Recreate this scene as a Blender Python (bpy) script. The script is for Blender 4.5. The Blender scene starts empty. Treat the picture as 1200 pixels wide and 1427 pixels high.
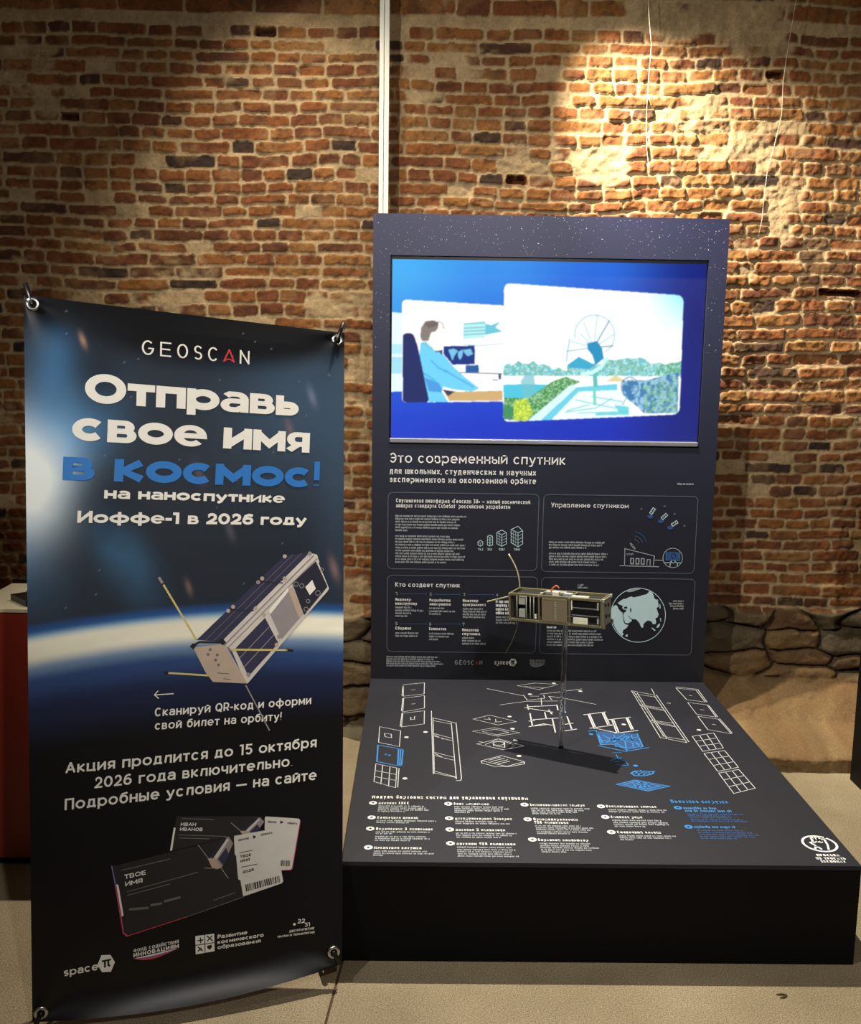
import bpy, bmesh, math, random
import numpy as np
from mathutils import Vector, Matrix
from mathutils.geometry import tessellate_polygon

SC = bpy.context.scene
COL = SC.collection

# ------------------------------------------------------------------ camera
IMG_W, IMG_H, FPX = 1200.0, 1427.0, 1400.0
CAM = np.array([-0.5193, -4.1748, 1.6748])
PITCH, ROLL, YAW = 0.153747, 0.014981, 0.011384


def cam_axes():
    cy, sy, cp, sp = math.cos(YAW), math.sin(YAW), math.cos(PITCH), math.sin(PITCH)
    fw = np.array([sy * cp, cy * cp, -sp])
    rt = np.array([cy, -sy, 0.0])
    up = np.cross(rt, fw)
    cr, sr = math.cos(ROLL), math.sin(ROLL)
    return rt * cr + up * sr, -rt * sr + up * cr, fw


RT, UP, FW = cam_axes()
cam_data = bpy.data.cameras.new('camera')
cam = bpy.data.objects.new('camera', cam_data)
COL.objects.link(cam)
cam.matrix_world = Matrix(((RT[0], UP[0], -FW[0], CAM[0]), (RT[1], UP[1], -FW[1], CAM[1]),
                           (RT[2], UP[2], -FW[2], CAM[2]), (0, 0, 0, 1)))
cam_data.sensor_fit = 'HORIZONTAL'
cam_data.sensor_width = 36.0
cam_data.lens = FPX / IMG_W * 36.0
cam_data.clip_end = 100
SC.camera = cam

# ------------------------------------------------------------------ world, lamps, exposure
world = bpy.data.worlds.new('hall_air')
SC.world = world
world.use_nodes = True
world.node_tree.nodes['Background'].inputs[0].default_value = (1.0, 0.80, 0.58, 1)
world.node_tree.nodes['Background'].inputs[1].default_value = 0.035
SC.view_settings.view_transform = 'Standard'
SC.view_settings.look = 'None'
SC.view_settings.exposure = 0.0
SC.view_settings.gamma = 1.0
SC.view_settings.use_curve_mapping = False


def spot(name, loc, aim, power, colour, angle, blend, size):
    d = bpy.data.lights.new(name, 'SPOT')
    d.energy = power
    d.color = colour
    d.spot_size = math.radians(angle)
    d.spot_blend = blend
    d.shadow_soft_size = size
    o = bpy.data.objects.new(name, d)
    COL.objects.link(o)
    o.location = loc
    o.rotation_euler = (Vector(aim) - Vector(loc)).to_track_quat('-Z', 'Y').to_euler()
    return o


WARM = (1.0, 0.89, 0.71)
spot('track_spot_over_stand', (-0.16, -0.36, 3.90), (0.05, -0.95, 0.0), 900, WARM, 74, 1.0, 0.02)
spot('track_spot_to_wall', (-0.24, -0.24, 3.40), (1.12, 0.24, 1.78), 900, WARM, 56, 1.0, 0.02)
spot('track_spot_left', (-1.15, -0.50, 3.6), (-0.95, 0.24, 1.6), 120, WARM, 72, 1.0, 0.04)
spot('track_spot_right', (2.35, -0.75, 3.45), (1.7, 0.1, 1.2), 35, WARM, 100, 1.0, 0.03)
spot('hall_spot_front', (0.25, -5.0, 3.3), (-0.5, -0.8, 0.9), 225, (1.0, 0.95, 0.88), 80, 0.8, 0.05)
spot('hall_spot_left', (-2.2, -3.2, 3.6), (0.2, 0.0, 1.1), 450, (1.0, 0.93, 0.80), 66, 0.8, 0.04)


# ------------------------------------------------------------------ helpers
def lin(c):
    return tuple((x / 255 / 12.92) if x / 255 <= 0.04045 else ((x / 255 + 0.055) / 1.055) ** 2.4 for x in c)


def at(u, v, axis, val):
    """point where the sight line through photo pixel (u, v) meets the plane axis = val"""
    d = FW + RT * (u - IMG_W / 2) / FPX - UP * (v - IMG_H / 2) / FPX
    return CAM + d * ((val - CAM[axis]) / d[axis])


def see(p):
    d = np.asarray(p, float) - CAM
    w = d @ FW
    return IMG_W / 2 + FPX * (d @ RT) / w, IMG_H / 2 - FPX * (d @ UP) / w


def material(name, rgb, rough=0.5, metal=0.0, var=0.12, scale=30.0, bump=0.0, bump_scale=200.0, spec=0.5, coat=0.0):
    m = bpy.data.materials.new(name)
    m.use_nodes = True
    nt = m.node_tree
    b = nt.nodes['Principled BSDF']
    b.inputs['Roughness'].default_value = rough
    b.inputs['Metallic'].default_value = metal
    b.inputs['Specular IOR Level'].default_value = spec
    b.inputs['Coat Weight'].default_value = coat
    c = lin(rgb)
    tc = nt.nodes.new('ShaderNodeTexCoord')
    nz = nt.nodes.new('ShaderNodeTexNoise')
    nz.inputs['Scale'].default_value = scale
    nz.inputs['Detail'].default_value = 4
    nt.links.new(tc.outputs['Object'], nz.inputs['Vector'])
    r = nt.nodes.new('ShaderNodeValToRGB')
    r.color_ramp.elements[0].position = 0.3
    r.color_ramp.elements[1].position = 0.7
    r.color_ramp.elements[0].color = tuple(x * (1 - var) for x in c) + (1,)
    r.color_ramp.elements[1].color = tuple(min(1, x * (1 + var)) for x in c) + (1,)
    nt.links.new(nz.outputs['Fac'], r.inputs[0])
    nt.links.new(r.outputs[0], b.inputs['Base Color'])
    if bump:
        n2 = nt.nodes.new('ShaderNodeTexNoise')
        n2.inputs['Scale'].default_value = bump_scale
        nt.links.new(tc.outputs['Object'], n2.inputs['Vector'])
        bp = nt.nodes.new('ShaderNodeBump')
        bp.inputs['Strength'].default_value = bump
        bp.inputs['Distance'].default_value = 0.002
        nt.links.new(n2.outputs['Fac'], bp.inputs['Height'])
        nt.links.new(bp.outputs[0], b.inputs['Normal'])
    return m


def attr_material(name, rough=0.5, spec=0.5, bump=0.0, bump_scale=150.0, emit=False, fine=0.0, coat=0.0):
    m = bpy.data.materials.new(name)
    m.use_nodes = True
    nt = m.node_tree
    b = nt.nodes['Principled BSDF']
    b.inputs['Roughness'].default_value = rough
    b.inputs['Specular IOR Level'].default_value = spec
    b.inputs['Coat Weight'].default_value = coat
    a = nt.nodes.new('ShaderNodeAttribute')
    a.attribute_name = 'Col'
    src = a.outputs['Color']
    tc = nt.nodes.new('ShaderNodeTexCoord')
    if fine:
        nz = nt.nodes.new('ShaderNodeTexNoise')
        nz.inputs['Scale'].default_value = 90
        nz.inputs['Detail'].default_value = 6
        nz.inputs['Roughness'].default_value = 0.7
        nt.links.new(tc.outputs['Object'], nz.inputs['Vector'])
        mr = nt.nodes.new('ShaderNodeMapRange')
        mr.inputs[1].default_value = 0.3
        mr.inputs[2].default_value = 0.7
        mr.inputs[3].default_value = 1 - fine
        mr.inputs[4].default_value = 1 + fine
        nt.links.new(nz.outputs['Fac'], mr.inputs[0])
        vm = nt.nodes.new('ShaderNodeVectorMath')
        vm.operation = 'SCALE'
        nt.links.new(src, vm.inputs[0])
        nt.links.new(mr.outputs[0], vm.inputs['Scale'])
        src = vm.outputs[0]
    if emit:
        b.inputs['Base Color'].default_value = (0.01, 0.01, 0.012, 1)
        nt.links.new(src, b.inputs['Emission Color'])
        b.inputs['Emission Strength'].default_value = 1.0
    else:
        nt.links.new(src, b.inputs['Base Color'])
    if bump:
        n2 = nt.nodes.new('ShaderNodeTexNoise')
        n2.inputs['Scale'].default_value = bump_scale
        n2.inputs['Detail'].default_value = 5
        nt.links.new(tc.outputs['Object'], n2.inputs['Vector'])
        bp = nt.nodes.new('ShaderNodeBump')
        bp.inputs['Strength'].default_value = bump
        bp.inputs['Distance'].default_value = 0.004
        nt.links.new(n2.outputs['Fac'], bp.inputs['Height'])
        nt.links.new(bp.outputs[0], b.inputs['Normal'])
    return m


class MB:
    """collects shapes and links them as ONE mesh object"""

    def __init__(self):
        self.v, self.f, self.m, self.mats, self.smooth = [], [], [], [], []

    def mi(self, mat):
        if mat not in self.mats:
            self.mats.append(mat)
        return self.mats.index(mat)

    def poly(self, pts, mat, smooth=False):
        b = len(self.v)
        self.v += [tuple(float(c) for c in p) for p in pts]
        self.f.append(tuple(range(b, b + len(pts))))
        self.m.append(self.mi(mat))
        self.smooth.append(smooth)

    def mesh(self, vs, fs, mat, smooth=False):
        b = len(self.v)
        self.v += [tuple(float(c) for c in p) for p in vs]
        k = self.mi(mat)
        for f in fs:
            self.f.append(tuple(i + b for i in f))
            self.m.append(k)
            self.smooth.append(smooth)

    def box(self, lo, hi, mat, bev=0.0, M=None):
        bm = bmesh.new()
        bmesh.ops.create_cube(bm, size=1)
        lo, hi = Vector(lo), Vector(hi)
        for v in bm.verts:
            v.co = Vector(((lo[i] + hi[i]) / 2 + v.co[i] * (hi[i] - lo[i]) for i in range(3)))
        if bev:
            bmesh.ops.bevel(bm, geom=list(bm.edges), offset=bev, segments=2, affect='EDGES', profile=0.6)
        bm.normal_update()
        vs = [(M @ v.co if M else v.co) for v in bm.verts]
        self.mesh(vs, [[v.index for v in f.verts] for f in bm.faces], mat)
        bm.free()

    def prism(self, pts2, axis, a, b, mat):
        """polygon in the two other axes, extruded along axis from a to b"""
        def P(p, c):
            q = list(p)
            q.insert(axis, c)
            return q
        n = len(pts2)
        vs = [P(p, a) for p in pts2] + [P(p, b) for p in pts2]
        fs = [tuple(range(n))[::-1], tuple(range(n, 2 * n))] + [(i, (i + 1) % n, n + (i + 1) % n, n + i) for i in range(n)]
        self.mesh(vs, fs, mat)

    def tube(self, pts, rad, mat, seg=10, caps=True):
        pts = [Vector(p) for p in pts]
        rads = rad if isinstance(rad, (list, tuple)) else [rad] * len(pts)
        vs, fs = [], []
        ref = None
        for i, p in enumerate(pts):
            t = (pts[min(i + 1, len(pts) - 1)] - pts[max(i - 1, 0)]).normalized()
            if ref is None:
                ref = t.orthogonal().normalized()
            ref = (ref - t * ref.dot(t)).normalized()
            bi = t.cross(ref)
            for k in range(seg):
                a = 2 * math.pi * k / seg
                vs.append(p + (ref * math.cos(a) + bi * math.sin(a)) * rads[i])
        for i in range(len(pts) - 1):
            for k in range(seg):
                k2 = (k + 1) % seg
                fs.append((i * seg + k, i * seg + k2, (i + 1) * seg + k2, (i + 1) * seg + k))
        if caps:
            fs.append(tuple(range(seg))[::-1])
            fs.append(tuple((len(pts) - 1) * seg + k for k in range(seg)))
        self.mesh(vs, fs, mat, True)

    def torus(self, c, n, R, r, mat, seg=28, sec=10, squash=0.6):
        n = Vector(n).normalized()
        a = n.orthogonal().normalized()
        b = n.cross(a)
        vs, fs = [], []
        for i in range(seg):
            t = 2 * math.pi * i / seg
            d = a * math.cos(t) + b * math.sin(t)
            for k in range(sec):
                s = 2 * math.pi * k / sec
                vs.append(Vector(c) + d * (R + r * math.cos(s)) + n * (r * squash * math.sin(s)))
        for i in range(seg):
            for k in range(sec):
                i2, k2 = (i + 1) % seg, (k + 1) % sec
                fs.append((i * sec + k, i2 * sec + k, i2 * sec + k2, i * sec + k2))
        self.mesh(vs, fs, mat, True)

    def ribbon(self, pts, width, up, mat, thick=0.0004):
        """flat tape along pts, its width along up"""
        pts = [Vector(p) for p in pts]
        up = Vector(up).normalized()
        vs, fs = [], []
        for i, p in enumerate(pts):
            t = (pts[min(i + 1, len(pts) - 1)] - pts[max(i - 1, 0)]).normalized()
            u = (up - t * up.dot(t)).normalized()
            n = t.cross(u)
            for a, b in ((-1, -1), (1, -1), (1, 1), (-1, 1)):
                vs.append(p + u * (a * width / 2) + n * (b * thick / 2))
        for i in range(len(pts) - 1):
            for k in range(4):
                k2 = (k + 1) % 4
                fs.append((i * 4 + k, i * 4 + k2, i * 4 + 4 + k2, i * 4 + 4 + k))
        e = (len(pts) - 1) * 4
        fs += [(3, 2, 1, 0), (e, e + 1, e + 2, e + 3)]
        self.mesh(vs, fs, mat, True)

    def build(self, name, parent=None, M=None, label=None):
        me = bpy.data.meshes.new(name)
        vs = self.v
        if M is not None:
            vs = [M @ Vector(p) for p in vs]
        me.from_pydata([tuple(p) for p in vs], [], self.f)
        for m in self.mats:
            me.materials.append(m)
        me.polygons.foreach_set('material_index', self.m)
        me.polygons.foreach_set('use_smooth', self.smooth)
        me.update()
        o = bpy.data.objects.new(name, me)
        COL.objects.link(o)
        if parent is not None:
            o.parent = parent
        if label:
            o['label'] = label
        return o


def empty(name, label, cat, loc=(0, 0, 0), group=None):
    o = bpy.data.objects.new(name, None)
    o.empty_display_size = 0.1
    COL.objects.link(o)
    o.location = loc
    bpy.context.view_layer.update()
    o['label'] = label
    o['category'] = cat
    if group:
        o['group'] = group
    return o


def hang(child, parent):
    """make child (built in world coordinates) a part of parent without moving it"""
    child.parent = parent
    child.matrix_parent_inverse = Matrix.Translation(parent.location).inverted() if parent.parent is None else Matrix()
    return child


def tag(o, label, cat, group=None):
    o['label'] = label
    o['category'] = cat
    if group:
        o['group'] = group
    return o


def grid_mesh(name, verts, nx, nz, cols, mat, parent=None, smooth=True):
    """verts: (nz*nx, 3) array, row-major; cols: (nz*nx, 3) linear colours"""
    me = bpy.data.meshes.new(name)
    i = np.arange((nz - 1) * (nx - 1))
    r, c = i // (nx - 1), i % (nx - 1)
    a = r * nx + c
    loops = np.stack([a, a + 1, a + nx + 1, a + nx], 1).ravel().astype(np.int32)
    me.vertices.add(nx * nz)
    me.vertices.foreach_set('co', np.ascontiguousarray(verts, np.float32).ravel())
    me.loops.add(len(loops))
    me.loops.foreach_set('vertex_index', loops)
    me.polygons.add(len(i))
    me.polygons.foreach_set('loop_start', np.arange(0, len(loops), 4, dtype=np.int32))
    me.polygons.foreach_set('use_smooth', np.full(len(i), smooth))
    me.update(calc_edges=True)
    at_ = me.color_attributes.new('Col', 'FLOAT_COLOR', 'POINT')
    at_.data.foreach_set('color', np.concatenate([cols, np.ones((len(cols), 1))], 1).astype(np.float32).ravel())
    me.materials.append(mat)
    me.validate()
    o = bpy.data.objects.new(name, me)
    COL.objects.link(o)
    if parent is not None:
        o.parent = parent
    return o


def vnoise(x, y, seed):
    """value noise 0..1 on arrays"""
    rng = np.random.RandomState(seed)
    T = rng.rand(256, 256)
    xi, yi = np.floor(x).astype(int), np.floor(y).astype(int)
    fx, fy = x - xi, y - yi
    fx, fy = fx * fx * (3 - 2 * fx), fy * fy * (3 - 2 * fy)
    g = lambda a, b: T[a % 256, b % 256]
    return ((g(xi, yi) * (1 - fx) + g(xi + 1, yi) * fx) * (1 - fy) + (g(xi, yi + 1) * (1 - fx) + g(xi + 1, yi + 1) * fx) * fy)


def fbm(x, y, seed, octv=4):
    s, a, t = 0, 1.0, 0
    for k in range(octv):
        s = s + a * vnoise(x * 2 ** k, y * 2 ** k, seed + k)
        t += a
        a *= 0.5
    return s / t


def sstep(a, b, x):
    t = np.clip((x - a) / (b - a), 0, 1)
    return t * t * (3 - 2 * t)


# ------------------------------------------------------------------ lettering: a stroke alphabet
def arc(cx, cy, rx, ry, a, b, n=14):
    return [(cx + rx * math.cos(math.radians(a + (b - a) * i / n)), cy + ry * math.sin(math.radians(a + (b - a) * i / n))) for i in range(n + 1)]


_O = arc(.5, .5, .5, .5, 90, 450, 28)
_B2 = [(0, .52), (.66, .52)] + arc(.68, .26, .32, .26, 90, -90, 10) + [(0, 0)]
_BOWL = [(0, .5), (.62, .5)] + arc(.64, .25, .36, .25, 90, -90, 10) + [(0, 0)]
G = {
    'А': (.80, [[(0, 0), (.5, 1), (1, 0)], [(.2, .3), (.8, .3)]]),
    'Б': (.68, [[(.95, 1), (0, 1), (0, 0)], _BOWL]),
    'В': (.70, [[(0, 0), (0, 1), (.58, 1)] + arc(.6, .76, .28, .24, 90, -90, 10)[1:] + [(0, .52)], _B2]),
    'Г': (.58, [[(0, 0), (0, 1), (1, 1)]]),
    'Д': (.84, [[(.02, -.2), (.02, 0), (.98, 0), (.98, -.2)], [(.14, 0), (.24, 1), (.84, 1), (.84, 0)]]),
    'Е': (.62, [[(1, 1), (0, 1), (0, 0), (1, 0)], [(0, .5), (.9, .5)]]),
    'Ж': (1.02, [[(.5, 0), (.5, 1)], [(0, 1), (.4, .5), (.0, 0)], [(1, 1), (.6, .5), (1, 0)], [(.4, .5), (.6, .5)]]),
    'З': (.64, [[(.02, .86)] + arc(.48, .75, .45, .25, 150, -90, 12) + [(.35, .5)], [(.48, .5)] + arc(.48, .25, .5, .25, 90, -150, 12)]),
    'И': (.78, [[(0, 1), (0, 0), (1, 1), (1, 0)]]),
    'Й': (.78, [[(0, 1), (0, 0), (1, 1), (1, 0)], arc(.5, 1.36, .22, .14, 190, 350, 8)]),
    'К': (.70, [[(0, 0), (0, 1)], [(.95, 1), (.2, .48), (1, 0)], [(0, .48), (.2, .48)]]),
    'Л': (.76, [[(0, 0), (.1, .06), (.24, 1), (1, 1), (1, 0)]]),
    'М': (.92, [[(0, 0), (0, 1), (.5, .25), (1, 1), (1, 0)]]),
    'Н': (.74, [[(0, 0), (0, 1)], [(1, 0), (1, 1)], [(0, .5), (1, .5)]]),
    'О': (.86, [_O]),
    'П': (.74, [[(0, 0), (0, 1), (1, 1), (1, 0)]]),
    'Р': (.66, [[(0, 0), (0, 1), (.6, 1)] + arc(.62, .68, .38, .32, 90, -90, 12)[1:] + [(0, .36)]]),
    'С': (.78, [arc(.5, .5, .5, .5, 42, 318, 24)]),
    'Т': (.66, [[(0, 1), (1, 1)], [(.5, 1), (.5, 0)]]),
    'У': (.72, [[(0, 1), (.54, .28)], [(1, 1), (.5, .12), (.3, 0), (.1, 0)]]),
    'Ф': (.96, [[(.5, -.06), (.5, 1.06)], arc(.5, .5, .5, .37, 90, 450, 28)]),
    'Х': (.72, [[(0, 0), (1, 1)], [(0, 1), (1, 0)]]),
    'Ц': (.80, [[(0, 1), (0, 0), (1, 0), (1, -.2)], [(.88, 0), (.88, 1)]]),
    'Ч': (.68, [[(0, 1), (0, .62)] + arc(.4, .62, .4, .24, 180, 270, 6)[1:] + [(1, .42)], [(1, 1), (1, 0)]]),
    'Ш': (1.0, [[(0, 1), (0, 0), (1, 0), (1, 1)], [(.5, 0), (.5, 1)]]),
    'Щ': (1.06, [[(0, 1), (0, 0), (1, 0), (1, -.2)], [(.46, 0), (.46, 1)], [(.92, 0), (.92, 1)]]),
    'Ъ': (.8, [[(0, 1), (.22, 1), (.22, 0)], [(.22, .56), (.7, .56)] + arc(.72, .28, .28, .28, 90, -90, 10) + [(.22, 0)]]),
    'Ы': (.92, [[(0, 1), (0, 0)], [(0, .56), (.44, .56)] + arc(.46, .28, .22, .28, 90, -90, 10) + [(0, 0)], [(1, 1), (1, 0)]]),
    'Ь': (.66, [[(0, 1), (0, 0)], [(0, .56), (.6, .56)] + arc(.62, .28, .38, .28, 90, -90, 10) + [(0, 0)]]),
    'Э': (.74, [arc(.48, .5, .52, .5, 140, -140, 22), [(.3, .5), (.98, .5)]]),
    'Ю': (1.08, [[(0, 0), (0, 1)], [(0, .5), (.3, .5)], arc(.65, .5, .35, .5, 90, 450, 24)]),
    'Я': (.68, [[(1, 0), (1, 1), (.42, 1)] + arc(.4, .68, .38, .32, 90, 270, 12)[1:] + [(1, .36)], [(.5, .36), (0, 0)]]),
    'G': (.84, [arc(.5, .5, .5, .5, 50, 340, 22) + [(1, .46), (.62, .46)]]),
    'N': (.76, [[(0, 0), (0, 1), (1, 0), (1, 1)]]),
    'S': (.62, [[(.96, .86)] + arc(.5, .75, .46, .25, 40, 180, 8) + arc(.5, .75, .46, .25, 180, 262, 5) + arc(.5, .25, .5, .25, 82, 0, 5) + arc(.5, .25, .5, .25, 0, -145, 9)]),
    'U': (.74, [[(0, 1), (0, .42)] + arc(.5, .42, .5, .42, 180, 360, 14)[1:] + [(1, 1)]]),
    'R': (.68, [[(0, 0), (0, 1), (.6, 1)] + arc(.62, .68, .38, .32, 90, -90, 12)[1:] + [(0, .36)], [(.55, .36), (1, 0)]]),
    'Q': (.86, [_O, [(.55, .22), (.95, -.12)]]),
    't_': (.46, [[(.4, 1.3), (.4, .2), (.6, 0), (1, 0)], [(0, 1), (.95, 1)]]),
    'b_': (.68, [[(0, 1.4), (0, 0)], _O]),
    'a_': (.68, [[(.06, .86), (.26, 1), (.58, 1)] + arc(.62, .66, .38, .34, 80, 0, 6) + [(1, 0)], [(1, .56), (.34, .56)] + arc(.34, .28, .34, .28, 90, 270, 10)[1:] + [(.62, 0), (1, .22)]]),
    'б_': (.72, [_O, [(.0, .5), (.04, .95), (.3, 1.3), (.95, 1.42)]]),
    'е_': (.76, [[(.02, .5), (1, .5)] + arc(.5, .5, .5, .5, 0, 316, 24)]),
    'р_': (.76, [[(0, -.38), (0, 1)], _O]),
    'у_': (.72, [[(0, 1), (.52, .06)], [(1, 1), (.44, -.25), (.3, -.38), (.06, -.38)]]),
    'ф_': (1.06, [[(.5, -.38), (.5, 1.4)], _O]),
    'u_': (.7, [[(0, 1), (0, .42)] + arc(.5, .42, .5, .42, 180, 360, 14)[1:], [(1, 1), (1, 0)]]),
    'p2': (.9, [[(0, 1), (1, 1)], [(.28, 1), (.28, 0)], [(.74, 1), (.74, .15), (.85, 0), (1, 0)]]),
    '0': (.70, [_O]),
    '1': (.40, [[(0, 1), (.8, 1), (.8, 0)]]),
    '2': (.64, [[(.02, .78)] + arc(.48, .7, .46, .3, 165, 0, 10) + [(.9, .5), (0, 0), (1, 0)]]),
    '3': (.64, [[(.05, 1), (.95, 1), (.45, .58)], arc(.48, .3, .5, .3, 92, -150, 12)]),
    '4': (.72, [[(.75, 0), (.75, .5)], [(.6, 1), (0, .26), (1, .26)]]),
    '5': (.64, [[(.92, 1), (.12, 1), (.06, .58), (.45, .6)] + arc(.48, .3, .5, .3, 85, -150, 12)]),
    '6': (.68, [arc(.5, .3, .5, .3, 90, 450, 20), [(.9, .95), (.6, 1), (.2, .85), (0, .4)]]),
    '7': (.62, [[(0, .85), (0, 1), (1, 1), (.35, 0)]]),
    '8': (.66, [arc(.5, .27, .5, .27, 90, 450, 18), arc(.5, .77, .42, .23, 90, 450, 16)]),
    '9': (.68, [arc(.5, .7, .5, .3, 90, 450, 20), [(.1, .05), (.4, 0), (.8, .15), (1, .6)]]),
    '-': (.36, [[(0, .36), (1, .36)]]), '—': (.95, [[(0, .36), (1, .36)]]),
    '!': (.16, [[(.5, 1), (.5, .36)], [(.5, .04), (.5, 0)]]),
    '.': (.16, [[(.5, .03), (.5, 0)]]), ',': (.16, [[(.5, .04), (.3, -.16)]]), '*': (.3, [[(0, .8), (1, 1)], [(0, 1), (1, .8)]]),
    '«': (.5, [[(.45, .6), (0, .35), (.45, .1)], [(1, .6), (.55, .35), (1, .1)]]),
    '»': (.5, [[(0, .6), (.45, .35), (0, .1)], [(.55, .6), (1, .35), (.55, .1)]]),
}
LAT = dict(zip('ABCEHKMOPTX', 'АВСЕНКМОРТХ'))
LATL = dict(zip('aceopxy', 'асеорху'))
XH = 0.75
BARS3 = set('авезэябВЕЗЭБЯ8S3569aeBE')


def glyph(ch):
    if ch in LAT:
        ch = LAT[ch]
    if ch in LATL:
        ch = LATL[ch]
    if ch == 'π':
        return G['p2'] + (XH,)
    if ch == 'а':
        return G['a_'] + (XH,)
    if ch + '_' in G:
        return G[ch + '_'] + (XH,)
    if ch in G:
        return G[ch] + (1.0,)
    if ch.upper() in G:
        w, s = G[ch.upper()]
        return w * .9, s, XH
    return .3, [], 1.0


def strip(pts, half, closed=False):
    """offset outline of a polyline as quads [(a,b,c,d)]"""
    P = [np.array(p, float) for p in pts]
    Q = [P[0]]
    for p in P[1:]:
        if np.hypot(*(p - Q[-1])) > 1e-7:
            Q.append(p)
    if len(Q) < 2:
        return []
    if np.hypot(*(Q[0] - Q[-1])) < 1e-6:
        closed = True
        Q = Q[:-1]
    n = len(Q)
    D = [(Q[(i + 1) % n] - Q[i]) for i in range(n)]
    LEN = [np.hypot(*d) for d in D]
    D = [d / (l + 1e-12) for d, l in zip(D, LEN)]
    if not closed:
        for i in range(1, n - 1):           # a hairpin is two strokes, not a mitre
            if D[i - 1] @ D[i] < -.62:
                return strip(Q[:i + 1], half) + strip(Q[i:], half)
        ext = lambda d, l: 0.0 if l < half * 1.5 else (half if max(abs(d)) > .98 else half * .45)
        Q[0] = Q[0] - D[0] * ext(D[0], LEN[0])
        Q[-1] = Q[-1] + D[n - 2] * ext(D[n - 2], LEN[n - 2])
    L, R = [], []
    for i in range(n):
        d0 = D[(i - 1) % n] if (closed or i > 0) else D[0]
        d1 = D[i] if (closed or i < n - 1) else D[n - 2]
        n0, n1 = np.array((-d0[1], d0[0])), np.array((-d1[1], d1[0]))
        m = n0 + n1
        ln = m @ m
        if ln < 0.35:
            m = n1
            k = 1.0
        else:
            k = 2 / ln
        k = min(k, 1.6)
        L.append(Q[i] + m * (k * half))
        R.append(Q[i] - m * (k * half))
    out = []
    for i in range(n if closed else n - 1):
        j = (i + 1) % n
        out.append((R[i], R[j], L[j], L[i]))
    return out


def write(mb, text, fmap, x0, y0, width, cap, t, mat, gap=0.16, depth=0.0):
    """letters of cap height cap (m) from (x0, y0), fitted to width; fmap(x, y) -> 3-D point"""
    fixed, flex = 0.0, 0.0
    for ch in text:
        if ch == ' ':
            flex += .34
        else:
            flex += glyph(ch)[0]
        fixed += gap
    fixed -= gap
    if width is None:
        k = 1.0
    else:
        k = (width / cap - fixed) / flex
    x = 0.0
    for ch in text:
        if ch == ' ':
            x += .34 * k + gap
            continue
        w, strokes, H = glyph(ch)
        w *= k
        tt = min(t, w * 0.9)
        ty = min(tt * .88, .24 * H) if ch in BARS3 else min(tt * .88, .33 * H)   # flat strokes are thinner than upright ones
        r = tt / ty
        for s in strokes:
            pts = [(x + tt / 2 + px * max(w - tt, 0.0), (ty / 2 + py * (H - ty)) * r) for px, py in s]
            for q in strip(pts, tt / 2):
                mb.poly([fmap(x0 + a[0] * cap, y0 + a[1] / r * cap) for a in q], mat)
        x += w + gap
    return x0 + (x - gap) * cap


def scribble(mb, fmap, x0, y0, width, h, mat, rng):
    """one line of print too small to read: uneven little marks in word groups"""
    x = 0.0
    while x < width - h * .3:
        n = rng.randint(2, 9)
        for _ in range(n):
            w = h * rng.choice((.22, .3, .42))
            if x + w > width:
                return
            lo, hi = (0, h) if rng.random() < .75 else ((-.25 * h, h) if rng.random() < .5 else (0, 1.3 * h))
            mb.poly([fmap(x0 + x, y0 + lo), fmap(x0 + x + w, y0 + lo), fmap(x0 + x + w, y0 + hi), fmap(x0 + x, y0 + hi)], mat)
            x += w + h * .18
        x += h * .42


def draw(mb, pts, fmap, width, mat):
    for q in strip(pts, width / 2):
        mb.poly([fmap(*a) for a in q], mat)


# ------------------------------------------------------------------ the old wall
WALL_Y = 0.24


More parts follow.
